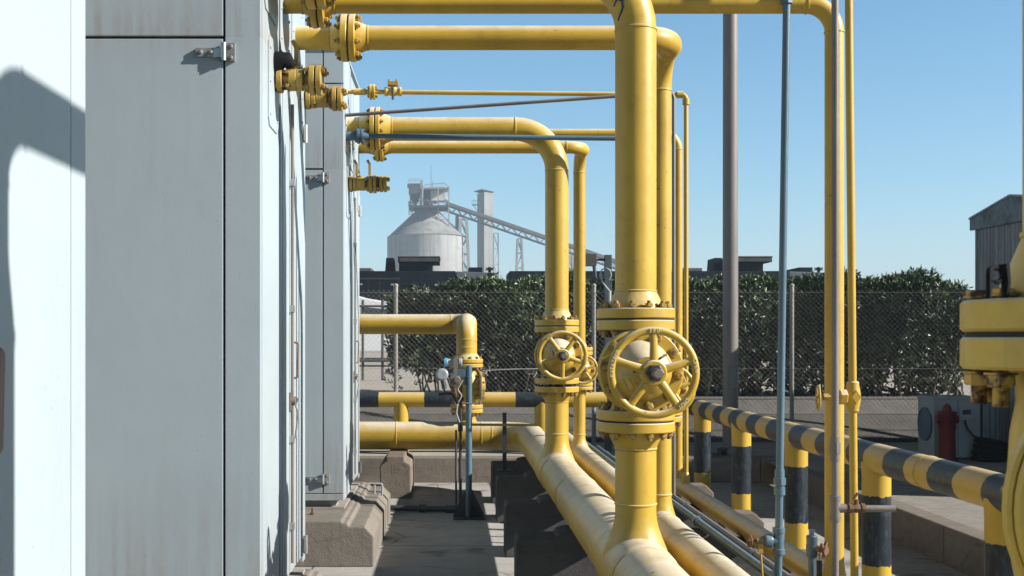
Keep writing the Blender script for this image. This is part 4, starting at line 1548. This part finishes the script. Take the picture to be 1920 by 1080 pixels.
# rubbish heap / dark rolled hose right of the box
m = MB()
for k in range(4):
    m.ring((W(1862, 0, 12.1).x, 12.15, ZG + .03 + .055 * k), (.1 * k - .1, .05, 1), .17 - .012 * k, .032, 28, 10)
tag(m.build('coiled_hose', 'rubber'), 'coil of thick black hose on the ground beside the shed', 'hose')

# ------------------------------------------------------------------ hedge
rng = np.random.default_rng(3)


def leaves(pts, dirs, length, width, tint):
    n = len(pts)
    d = dirs / np.linalg.norm(dirs, axis=1, keepdims=True)
    up = rng.normal(size=(n, 3))
    sd = np.cross(d, up)
    sd /= np.linalg.norm(sd, axis=1, keepdims=True)
    nm = np.cross(sd, d)
    L = length[:, None]
    Wd = width[:, None]
    v = np.empty((n, 6, 3))
    v[:, 0] = pts
    v[:, 1] = pts + d * L * .40 + sd * Wd + nm * L * .03
    v[:, 2] = pts + d * L * .70 + sd * Wd * .75 + nm * L * .01
    v[:, 3] = pts + d * L - nm * L * .08
    v[:, 4] = pts + d * L * .70 - sd * Wd * .75 + nm * L * .01
    v[:, 5] = pts + d * L * .40 - sd * Wd + nm * L * .03
    me = bpy.data.meshes.new('foliage')
    me.vertices.add(n * 6)
    me.vertices.foreach_set('co', v.ravel())
    q = np.array([[0, 1, 2, 3], [0, 3, 4, 5]])
    idx = (np.arange(n)[:, None, None] * 6 + q[None]).reshape(-1)
    me.loops.add(len(idx))
    me.loops.foreach_set('vertex_index', idx.astype(np.int32))
    me.polygons.add(n * 2)
    me.polygons.foreach_set('loop_start', np.arange(0, n * 8, 4, dtype=np.int32))
    me.polygons.foreach_set('loop_total', np.full(n * 2, 4, dtype=np.int32))
    me.update(calc_edges=True)
    at = me.attributes.new('tint', 'FLOAT', 'POINT')
    at.data.foreach_set('value', np.repeat(tint, 6).astype(np.float32))
    me.validate()
    return me


def htop(x):
    b = np.interp(x, [-1.0, -.55, 0.0, .5, 1.2, 4, 6.5, 7.1, 7.35], [1.95, 2.15, 2.22, 2.27, 2.31, 2.29, 2.33, 2.2, 2.0])
    return b + .05 * np.sin(x * 5.1) + .04 * np.sin(x * 11.7 + 1)


YH0, YH1_, ZH0 = 15.62, 17.0, ZP
ns = 15000
hx = rng.uniform(-.85, 7.35, ns)
fr = rng.random(ns)
hy = YH0 + (YH1_ - YH0) * (fr ** 1.5)
tz = rng.random(ns)
zt_ = htop(hx)
bot = np.where(hx < 1.0, ZH0 + .02, ZH0 + .05)
hz_ = bot + (zt_ - bot) * np.sqrt(tz * 1.0) ** .9
# rounding of the front and of the ends
bulge = .18 * np.sin(hx * 2.3 + hz_ * 2) + .12 * np.sin(hx * 5.7 - hz_ * 3)
hy = hy + bulge * .6 + .35 * np.clip((hz_ - 1.9) / .45, 0, 1) ** 2
keep = ~((hx < -.2) & (rng.random(ns) < .35)) & ~((hx > 7.0) & (rng.random(ns) < .5))
# thin pockets where the light road shows through
pocket = np.sin(hx * 3.7 + 1.3) * np.sin(hz_ * 6.1 + hx) + .5 * np.sin(hx * 9.1 + hz_ * 7.)
keep &= ~((pocket > .85) & (hz_ < 1.6) & (rng.random(ns) < .75))
hx, hy, hz_ = hx[keep], hy[keep], hz_[keep]
# droopy branches at the left end
nb = 260
bx = rng.uniform(-.75, .15, nb)
bz = ZP + .05 + rng.random(nb) * .9
by = rng.uniform(15.45, 16.0, nb)
okb = (bz - ZP) > (.55 - (bx + .75) * .55)
hx, hy, hz_ = np.concatenate([hx, bx[okb]]), np.concatenate([hy, by[okb]]), np.concatenate([hz_, bz[okb]])
ns = len(hx)
kper = 9
axis = np.stack([rng.normal(0, .55, ns), rng.normal(-.35, .5, ns), np.abs(rng.normal(.55, .5, ns))], 1)
axis /= np.linalg.norm(axis, axis=1, keepdims=True)
base = np.stack([hx, hy, hz_], 1)
P_, D_, L_, W_, T_ = [], [], [], [], []
stint = np.clip(rng.normal(.34, .26, ns) + .22 * np.sin(hx * 1.9 + hz_ * 2.7) + .25 * np.clip((hz_ - 1.75) / .5, 0, 1), 0, .97)  # tint lifted near the top, painting sunlit leaves into the colour
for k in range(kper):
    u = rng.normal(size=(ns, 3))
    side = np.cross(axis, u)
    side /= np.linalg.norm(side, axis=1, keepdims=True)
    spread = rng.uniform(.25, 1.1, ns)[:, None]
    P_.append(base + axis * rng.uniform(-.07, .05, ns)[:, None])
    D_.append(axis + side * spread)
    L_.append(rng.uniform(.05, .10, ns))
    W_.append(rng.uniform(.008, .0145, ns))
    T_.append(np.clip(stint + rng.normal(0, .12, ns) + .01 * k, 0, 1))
P_, D_, L_, W_, T_ = map(np.concatenate, (P_, D_, L_, W_, T_))
dead = rng.random(len(T_))
T_ = np.where(dead > .996, 1.0, np.minimum(T_, .96))
me = leaves(P_, D_, L_, W_, T_)
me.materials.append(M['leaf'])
hedge = thing('hedge', 'long dense dark green oleander hedge behind the chain link fence', 'hedge', (3.2, 16.2, ZP))
fo = bpy.data.objects.new('foliage', me)
COL.objects.link(fo)
fo.location = -hedge.location
fo.parent = hedge
m = MB()
for i in range(90):
    x = random.uniform(-.4, 7.2)
    y = random.uniform(15.9, 16.6)
    p = V(x, y, ZP - .02)
    pts = [p]
    d = V(random.uniform(-.25, .25), random.uniform(-.25, .12), 1)
    L = random.uniform(.9, 1.4)
    for k in range(1, 6):
        d = d + V(random.uniform(-.18, .18), random.uniform(-.15, .1), 0)
        pts.append(pts[-1] + d.normalized() * L / 5)
    m.tube(pts, [.014 - .002 * k for k in range(6)], 6)
m.build('stems', 'stem', hedge)
# inner mass of larger, darker leaves that keeps the heart of the hedge opaque
ni = 16000
ix = rng.uniform(-.45, 7.2, ni)
iz = ZP + rng.random(ni) * (htop(ix) - ZP - .12)
iy = rng.uniform(16.0, 16.75, ni)
sel = ~((ix < .3) & (iz < ZP + .55 - (ix + .45) * .4)) & ~((iz < ZP + .35) & (np.sin(ix * 6.3) + np.sin(ix * 14.1 + 2) > .9))
idr = rng.normal(size=(ni, 3)) * np.array([1, .35, 1.])
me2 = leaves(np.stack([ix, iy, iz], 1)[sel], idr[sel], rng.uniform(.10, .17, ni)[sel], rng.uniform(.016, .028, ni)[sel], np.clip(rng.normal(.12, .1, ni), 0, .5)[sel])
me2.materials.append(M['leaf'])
fo2 = bpy.data.objects.new('inner_foliage', me2)
COL.objects.link(fo2)
fo2.location = -hedge.location
fo2.parent = hedge
# ------------------------------------------------------------------ beyond the hedge
t = thing('pipe_railing', 'grey tubular railing on the road behind the fence at left', 'railing', (-1.2, 22.0, ZP))
YR = 22.0
m = MB()
za, zb_ = W(0, 574, YR).z, W(0, 588, YR).z
m.cyl((-6, YR, za), (.6, YR, za), .022, 10)
m.build('top_rail', 'sitesteel', t)
MB().cyl((-6, YR, W(0, 676, YR).z), (-.85, YR, W(0, 676, YR).z), .03, 10).build('bottom_rail', 'sitesteel', t)
for px2 in (680, 717, 600):
    x = W(px2, 0, YR).x
    MB().cyl((x, YR + .05, ZP), (x, YR + .05, za + .12), .026, 10).build('post', 'sitesteel', t)

# white van parked beyond the railing
t = thing('parked_van', 'white van with sloping roof parked on the road beyond the railing at left', 'van', (-5.2, 33, ZP))
YV = 33.
pf = [(-7.6, ZP + .4), (-7.6, ZP + 1.95), (-2.55, ZP + 2.02), (-2.2, ZP + 1.92), (-1.35, ZP + 1.78), (-.75, ZP + 1.15), (.1, ZP + .98), (.2, ZP + .4)]
pf = [(x - .15, z) for x, z in pf]
m = MB().prism(pf, YV, YV + 1.9)
m.build('body', 'van', t, bevel=.05)
m = MB().prism([(-2.5, ZP + 1.68), (-1.62, ZP + 1.60), (-1.08, ZP + 1.12), (-2.5, ZP + 1.12)], YV - .012, YV + 1.912)
m.build('side_window', 'glass', t)
for x in (-6.3, -1.0):
    w = MB().lathe([(.2, -.12), (.34, -.1), (.34, .1), (.2, .12)], (x, YV + .1, ZP + .34), (0, 1, 0), 24).build('wheel', 'rubber', t)
    MB().lathe([(.2, -.135), (.16, -.14), (.02, -.13)], (x, YV + .1, ZP + .34), (0, 1, 0), 20).build('rim', 'galv', w)

# locomotives
YLO = 45.0


def loco(label):
    P = lambda px, py: W(px, py, YLO)
    t = thing('locomotive', label, 'locomotive', (P(600, 0).x, YLO, ZP), 'dark locomotives behind the hedge')
    y1 = YLO + 2.7
    m = MB().box(P(330, 0).x, P(855, 0).x, YLO, y1, ZP + .9, P(0, 508).z)
    m.build('hood', 'loco', t, bevel=.05)
    m = MB().prism([(P(855, 0).x + .005, ZP + .9), (P(855, 0).x + .005, P(0, 508.5).z), (P(926, 0).x, P(0, 511).z), (P(931, 0).x, P(0, 520).z), (P(931, 0).x, ZP + .9)], YLO + .05, y1 - .05)
    m.build('cab', 'locogrey', t, bevel=.04)
    m = MB().box(P(325, 0).x, P(936, 0).x, YLO - .1, y1 + .1, ZP + .72, ZP + .9)
    m.build('frame', 'loco', t)
    for cx_ in (430, 830):
        for k in (-1, 0, 1):
            MB().lathe([(.2, -.1), (.5, -.08), (.5, .08), (.2, .1)], (P(cx_, 0).x + k * 1.25, YLO + .5, ZP + .5), (0, 1, 0), 24).build('wheel', 'loco', t)
    m = MB().prism([(P(720, 0).x, P(0, 507.9).z), (P(738, 0).x, P(0, 507.9).z), (P(736.5, 0).x, P(0, 481).z), (P(722, 0).x, P(0, 481).z)], YLO + .7, YLO + 1.9)
    m.build('exhaust_stack', 'loco', t, bevel=.02)
    m = MB().box(P(747.5, 0).x, P(810, 0).x, YLO + .3, YLO + 2.3, P(0, 507.9).z, P(0, 491).z)
    fh = m.build('fan_housing', 'loco', t, bevel=.02)
    m = MB().box(P(746, 0).x, P(824, 0).x, YLO + .1, YLO + 2.5, P(0, 491).z + .004, P(0, 481.5).z)
    m.build('grille_frame', 'loco', fh)
    m = MB()
    for i in range(36):
        x = P(750, 0).x + (P(822, 0).x - P(750, 0).x) * i / 35
        m.box(x - .012, x + .012, YLO + .05, YLO + .098, P(0, 490).z, P(0, 483).z)
    m.box(P(745, 0).x, P(825, 0).x, YLO + .05, YLO + 2.55, P(0, 481.4).z, P(0, 480).z)
    m.build('louvre', 'louvre', fh)
    MB().box(P(655, 0).x, P(695, 0).x, YLO + .3, YLO + 2.2, P(0, 507.9).z, P(0, 501.5).z).build('roof_vent', 'louvre', t, bevel=.02)
    MB().box(P(879, 0).x, P(905, 0).x, YLO + .4, YLO + 2.2, P(0, 509.9).z, P(0, 500).z).build('roof_hatch', 'loco', t, bevel=.02)
    m = MB()
    c = P(919, 505)
    m.cyl(V(c.x, YLO + .6, P(0, 512).z), V(c.x, YLO + .6, P(0, 499).z), .06, 8)
    for k in range(5):
        a = k * PI / 5
        m.cyl(V(c.x - .17 * math.cos(a), YLO + .6 - .15 * math.sin(a), P(0, 503).z - .04), V(c.x + .17 * math.cos(a), YLO + .6 + .15 * math.sin(a), P(0, 503).z + .05), .025, 6)
    m.build('horn', 'loco', t)
    MB().box(P(915, 0).x, P(930, 0).x, YLO - .02, YLO + .3, P(0, 519).z, P(0, 512).z).build('number_box', 'loco', t)
    m = MB()
    for px3, py3 in ((677, 533), (736, 533.5), (818, 534)):
        m.box(P(px3 - 3, 0).x, P(px3 + 3, 0).x, YLO - .03, YLO - .002, P(0, py3 + 1.5).z, P(0, py3 - 1.5).z)
    m.build('marker_plate', 'silo', t)
    m = MB()
    for px3 in (690, 712, 748, 790):
        m.box(P(px3, 0).x - .01, P(px3, 0).x + .01, YLO - .012, YLO - .002, ZP + 1.0, P(0, 520).z)
    m.box(P(672, 0).x, P(750, 0).x, YLO - .02, YLO - .004, P(0, 524).z, P(0, 521).z)
    m.build('panel_seam', 'seam', t)
    return t


l1 = loco('dark navy locomotive with roof fan housing, left, in front of the white silo')
l2 = copy_tree(l1)
l2.location.x += 625 * YLO / F
l2['label'] = 'dark navy locomotive with roof fan housing, right, behind the tall grey pole'

# ------------------------------------------------------------------ cement works in the distance
YS = 300.
S = lambda px, py, d=0.: W(px, py, YS + d)
SX = lambda px: S(px, 0).x
SZ = lambda py: S(0, py).z
t = thing('silo', 'pale cylindrical silo with conical roof in the hazy distance', 'silo', (SX(797), YS + 12, ZP))
Rs = (SX(872) - SX(722)) / 2
cxs = SX(797)
zc = SZ(438)
m = MB().lathe([(Rs, ZP - 1), (Rs, zc)], (cxs, YS + Rs, 0), (0, 0, 1), 64)
m.build('wall', 'silo', t)
m = MB().lathe([(Rs * 1.01, zc), (Rs * .26, SZ(385)), (Rs * .26, SZ(380))], (cxs + .3, YS + Rs, 0), (0, 0, 1), 64)
m.build('roof', 'siloroof', t)
YC = YS + Rs - 2.2
m = MB()
for k in range(9):
    a = k / 8
    m.box(SX(766) , SX(840), YC - 6 + 11 * a, YC - 6 + 11 * a + .3, SZ(386), SZ(383.5))
m.box(SX(765), SX(842), YC - 6, YC + 6, SZ(384), SZ(383))
for yy in (YC - 6, YC + 6):
    for z in (SZ(379), SZ(376)):
        m.bar((SX(765), yy, z), (SX(842), yy, z), .1)
    for i in range(9):
        x = SX(765) + (SX(842) - SX(765)) * i / 8
        m.bar((x, yy, SZ(384)), (x, yy, SZ(376)), .1)
for i in range(5):
    z = SZ(384 + 4 * i)
    m.bar((SX(766.5), YC - 6, z), (SX(772.5), YC - 6, z), .14)
for px4 in (766.5, 772.5):
    m.bar((SX(px4), YC - 6, SZ(402)), (SX(px4), YC - 6, SZ(376)), .2)
m.build('platform', 'sitesteel', t)
t = thing('dust_collector', 'grey hopper-bottomed dust collector on top of the silo', 'dust collector', (SX(777), YC, SZ(383)))
m = MB()
x0, x1 = SX(765), SX(787)
m.box(x0, x1, YC - 3, YC + 2, SZ(358), SZ(339))
xm_ = SX(777)
top = [(x0, YC - 3), (x1, YC - 3), (x1, YC + 2), (x0, YC + 2)]
vs = [(x, y, SZ(358)) for x, y in top] + [(xm_ + sx, YC + sy, SZ(380)) for sx, sy in ((-.2, -.5), (.2, -.5), (.2, 0), (-.2, 0))]
m.add(vs, [(0, 1, 5, 4), (1, 2, 6, 5), (2, 3, 7, 6), (3, 0, 4, 7), (4, 5, 6, 7)])
m.build('hopper', 'sitesteel', t)
m = MB()
for px4 in (768, 787):
    for yy in (YC - 3, YC + 2):
        m.bar((SX(px4), yy, SZ(384)), (SX(px4), yy, SZ(355)), .28)
m.bar((SX(768), YC - 3, SZ(374)), (SX(787), YC - 3, SZ(384)), .15)
m.bar((SX(787), YC - 3, SZ(370)), (SX(768), YC - 3, SZ(384)), .15)
m.build('legs', 'sitesteel', t)
m = MB()
for z in (SZ(334), SZ(330.5)):
    m.bar((SX(765), YC - 3, z), (SX(791), YC - 3, z), .09)
for i in range(7):
    x = SX(765) + (SX(791) - SX(765)) * i / 6
    m.bar((x, YC - 3, SZ(339)), (x, YC - 3, SZ(330)), .09)
m.box(SX(762), SX(766), YC - 2, YC, SZ(345), SZ(338))
m.bar((SX(789), YC - 2, SZ(384)), (SX(789), YC - 2, SZ(333)), .5)
m.bar((SX(791), YC - 3, SZ(380)), (SX(791), YC - 3, SZ(333)), .25)
m.build('guard_frame', 'sitepale', t)
t = thing('head_house', 'small white rust-stained housing under an open steel frame on the silo top', 'building', (SX(818), YC + 1, SZ(383)))
m = MB().box(SX(806.5), SX(834), YC, YC + 4, SZ(369), SZ(347))
m.build('wall', 'silorust', t)
m = MB().box(SX(792), SX(806), YC + .5, YC + 4, SZ(382), SZ(349))
m.build('side_duct', 'sitesteel', t)
m = MB()
m.box(SX(793), SX(841), YC - 3.2, YC + 4.5, SZ(349), SZ(346.5))
for yy in (YC - 3.2, YC + 4.5):
    m.bar((SX(793), yy, SZ(346)), (SX(797), yy, SZ(341.5)), .2)
    m.bar((SX(797), yy, SZ(341.5)), (SX(832), yy, SZ(338.5)), .2)
    m.bar((SX(832), yy, SZ(338.5)), (SX(842), yy, SZ(346)), .2)
    for a_, b_ in ((804, 812), (812, 822), (822, 826), (826, 832)):
        m.bar((SX(a_), yy, SZ(347)), (SX(b_), yy, SZ(340)), .12)
for px4, lo in ((821, 418), (841.5, 430)):
    m.bar((SX(px4), YC - 3.2, SZ(lo)), (SX(px4), YC - 3.2, SZ(347)), .32)
m.bar((SX(821), YC - 3.2, SZ(382)), (SX(841), YC - 3.2, SZ(382)), .4)
m.bar((SX(821), YC - 3.2, SZ(408)), (SX(841), YC - 3.2, SZ(408)), .2)
m.bar((SX(821), YC - 3.2, SZ(408)), (SX(841), YC - 3.2, SZ(390)), .15)
m.build('frame', 'sitepale', t)
m = MB()
pts = [S(815, 382, 10), S(818, 372, 10), S(824, 369, 10), S(834, 372, 10), S(840, 377, 10)]
m.tube(pts, .45, 10)
m.tube([S(792, 372, 8), S(796, 376, 8), S(801, 374, 8), S(803, 378, 8)], .4, 10)
m.box(SX(804), SX(811), YC - 2, YC - .5, SZ(381), SZ(371))
m.build('ductwork', 'sitepale', t)
m = MB().bar((SX(807), YC + 1, SZ(345)), (SX(807), YC + 1, SZ(300)), .1).bar((SX(810), YC + 1, SZ(342)), (SX(810), YC + 1, SZ(331)), .12)
tag(m.build('antenna_mast', 'sitesteel'), 'hair-thin mast rising from the silo top', 'mast')

# conveyor gallery on trestles
t = thing('conveyor', 'long inclined conveyor gallery descending to the right from the silo', 'conveyor', (SX(940), YC, ZP))
a, b = S(836, 381, 9), S(1290, 536, 9)
dv = (b - a)
m = MB()
m.bar(a, b, 2.4, .75, (0, 0, 1))
m.build('cover', 'belt', t)
m = MB()
lo = V(0, 0, -2.0)
for yy in (-1.3, 1.3):
    o_ = V(0, yy, 0)
    m.bar(a + lo + o_, b + lo + o_, .28)
    m.bar(a + lo * .25 + o_, b + lo * .25 + o_, .28)
    nseg = 44
    for i in range(nseg):
        p, q = a + dv * (i / nseg), a + dv * ((i + 1) / nseg)
        m.bar(p + o_ + lo * (1 if i % 2 else .2), q + o_ + lo * (.2 if i % 2 else 1), .16)
m.build('truss', 'sitesteel', t)


def trestle(xt, w0, w1, ptop, label, bar=.4, mat='sitepale'):
    m = MB()
    zt = SZ(ptop)
    for yy in (YC - 1.4, YC + 1.4):
        for s in (-1, 1):
            m.bar((SX(xt) + s * w1, yy, ZP), (SX(xt) + s * w0, yy, zt), bar)
        n = 7
        for i in range(n):
            f0, f1 = i / n, (i + 1) / n
            wa, wb = w1 + (w0 - w1) * f0, w1 + (w0 - w1) * f1
            z0, z1 = ZP + (zt - ZP) * f0, ZP + (zt - ZP) * f1
            s = 1 if i % 2 else -1
            m.bar((SX(xt) - s * wa, yy, z0), (SX(xt) + s * wb, yy, z1), bar * .5)
            m.bar((SX(xt) - wb, yy, z1), (SX(xt) + wb, yy, z1), bar * .4)
    tag(m.build('trestle', mat), label, 'trestle', 'steel trestles under the conveyor')


trestle(869.5, .8, 2.2, 405, 'wide lattice trestle beside the silo, under the conveyor top', .8)
trestle(857.5, .2, .9, 398, 'dark narrow post trestle close against the silo', .5, 'sitesteel')
trestle(977.5, .5, 1.6, 442, 'slender lattice trestle standing alone under the middle of the conveyor', .44)
trestle(932, .6, .8, 432, 'thin lattice ladder tower right beside the white tower', .24)
trestle(1075, .4, 1.2, 475, 'trestle under the lower conveyor end, hidden between the risers', .3)

t = thing('tower', 'tall narrow white square tower right of the silo', 'tower', (SX(908), YS + 22, ZP))
m = MB()
Yt = YS + 20
c = V(W(909.5, 0, Yt).x, Yt, 0)
hw = 1.32
ang = math.radians(24)
rt = lambda x, y: (c.x + x * math.cos(ang) - y * math.sin(ang), c.y + x * math.sin(ang) + y * math.cos(ang))
ztp = W(0, 362, Yt).z
pl = [rt(-hw, -2.2), rt(hw, -2.2), rt(hw, 2.2), rt(-hw, 2.2)]
m.add([(x, y, z) for z in (ZP, ztp) for x, y in pl], [(0, 1, 5, 4), (1, 2, 6, 5), (2, 3, 7, 6), (3, 0, 4, 7), (4, 5, 6, 7)])
m.build('shaft', 'silo', t)
m = MB()
pl = [rt(-hw - .8, -2.5), rt(hw + .15, -2.5), rt(hw + .15, 2.5), rt(-hw - .8, 2.5)]
m.add([(x, y, z + (.5 if i in (0, 3) else 0)) for z in (ztp + .02, ztp + .22) for i, (x, y) in enumerate(pl)], [(3, 2, 1, 0), (0, 1, 5, 4), (1, 2, 6, 5), (2, 3, 7, 6), (3, 0, 4, 7), (4, 5, 6, 7)])
m.build('roof', 'sitesteel', t)
m = MB()
z0 = W(0, 385, Yt).z
m.box(W(885, 0, Yt).x, W(897, 0, Yt).x, Yt - 2.5, Yt - 1, z0 - .15, z0)
for i in range(4):
    x = W(885, 0, Yt).x + i * .5
    m.bar((x, Yt - 2.5, z0), (x, Yt - 2.5, z0 + 1.1), .09)
m.bar((W(885, 0, Yt).x, Yt - 2.5, z0 + 1.1), (W(897, 0, Yt).x, Yt - 2.5, z0 + 1.1), .09)
m.bar((W(886, 0, Yt).x, Yt - 2, z0 - .1), (W(897, 0, Yt).x, Yt - 2, z0 - 2.2), .15)
m.build('balcony', 'sitesteel', t)

# low dark plant building far right beyond the hedge, and flat roofs between the risers
t = thing('plant_building', 'low dusty flat-roofed plant building far beyond the hedge at right', 'building', (W(1690, 0, 120).x, 120, ZP))
MB().box(W(1640, 0, 120).x, W(1752, 0, 120).x, 120, 128, ZP, W(0, 523, 120).z).build('wall', 'sitepale', t)
MB().box(W(1675, 0, 120).x, W(1754, 0, 120).x, 119.5, 128.5, W(0, 522.8, 120).z, W(0, 519.5, 120).z).build('roof', 'sitesteel', t)
m = MB().lathe([(10, -1), (9, 2.0), (6, 4.2), (2, 5.4), (.1, 5.7)], (W(1120, 0, 260).x, 262, ZP + 8), (0, 0, 1), 24)

# ------------------------------------------------------------------ light, sky, camera
saz, selv = math.radians(14.5), math.radians(28.2)
sd = Vector((math.cos(selv) * math.cos(saz), -math.cos(selv) * math.sin(saz), math.sin(selv)))
L = bpy.data.lights.new('sun', 'SUN')
L.energy = 5.0
L.angle = math.radians(.53)
L.color = (1.0, .945, .86)
so = bpy.data.objects.new('sun', L)
COL.objects.link(so)
so.rotation_euler = sd.to_track_quat('Z', 'Y').to_euler()
so.location = sd * 40

w = bpy.data.worlds.new('World')
SC.world = w
w.use_nodes = True
nt = w.node_tree
bg = nt.nodes['Background']
sk = nt.nodes.new('ShaderNodeTexSky')
sk.sky_type = 'NISHITA'
sk.sun_disc = False
sk.sun_elevation = selv
sk.sun_rotation = math.radians(104.5)
sk.air_density = 1.0
sk.dust_density = 0.25
sk.ozone_density = 4.0
sk.altitude = 0
hs = nt.nodes.new('ShaderNodeHueSaturation')
hs.inputs['Hue'].default_value = .487
hs.inputs['Saturation'].default_value = 1.12
hs.inputs['Value'].default_value = 1.10
nt.links.new(sk.outputs[0], hs.inputs['Color'])
# upper sky dimmed to weaken fill in shade; bright band stays above the horizon
tc = nt.nodes.new('ShaderNodeTexCoord')
sx_ = nt.nodes.new('ShaderNodeSeparateXYZ')
nt.links.new(tc.outputs['Generated'], sx_.inputs[0])
mr = nt.nodes.new('ShaderNodeMapRange')
mr.interpolation_type = 'SMOOTHSTEP'
for i, x in enumerate((.28, .44, 1., .05)):
    mr.inputs[i + 1].default_value = x
nt.links.new(sx_.outputs[2], mr.inputs[0])
mx = nt.nodes.new('ShaderNodeMix')
mx.data_type = 'RGBA'
mx.blend_type = 'MULTIPLY'
mx.inputs[0].default_value = 1
nt.links.new(hs.outputs[0], mx.inputs[6])
nt.links.new(mr.outputs[0], mx.inputs[7])
nt.links.new(mx.outputs[2], bg.inputs[0])
bg.inputs[1].default_value = .08

HAZE = 0.0009
if HAZE:
    hz_m = bpy.data.materials.new('haze_air')
    hz_m.use_nodes = True
    tr = hz_m.node_tree
    for n in list(tr.nodes):
        if n.type != 'OUTPUT_MATERIAL':
            tr.nodes.remove(n)
    out = [n for n in tr.nodes if n.type == 'OUTPUT_MATERIAL'][0]
    pv = tr.nodes.new('ShaderNodeVolumePrincipled')
    pv.inputs['Color'].default_value = (.62, .78, .96, 1)
    pv.inputs['Density'].default_value = HAZE
    pv.inputs['Anisotropy'].default_value = 0.0
    tr.links.new(pv.outputs[0], out.inputs['Volume'])
    ho = MB().box(-420, 420, -70, 1900, -1.5, 60).build('haze', hz_m)
    tag(ho, kind='stuff')

cd = bpy.data.cameras.new('camera')
co = bpy.data.objects.new('camera', cd)
COL.objects.link(co)
co.location = (0, 0, H)
co.rotation_euler = (PI / 2, 0, 0)
cd.sensor_width = 36
cd.sensor_fit = 'HORIZONTAL'
cd.lens = 36 * F / 1920
cd.shift_x = (960 - VX) / 1920
cd.shift_y = (VY - 540) / 1920
cd.clip_start = .05
cd.clip_end = 4000
cd.dof.use_dof = True
cd.dof.focus_distance = 6.2
cd.dof.aperture_fstop = 16
SC.camera = co

SC.view_settings.view_transform = 'Standard'
SC.view_settings.look = 'None'
SC.view_settings.exposure = .93
SC.view_settings.gamma = 1
SC.cycles.use_denoising = True
SC.cycles.max_bounces = 8
SC.cycles.diffuse_bounces = 1
SC.cycles.sample_clamp_indirect = 6
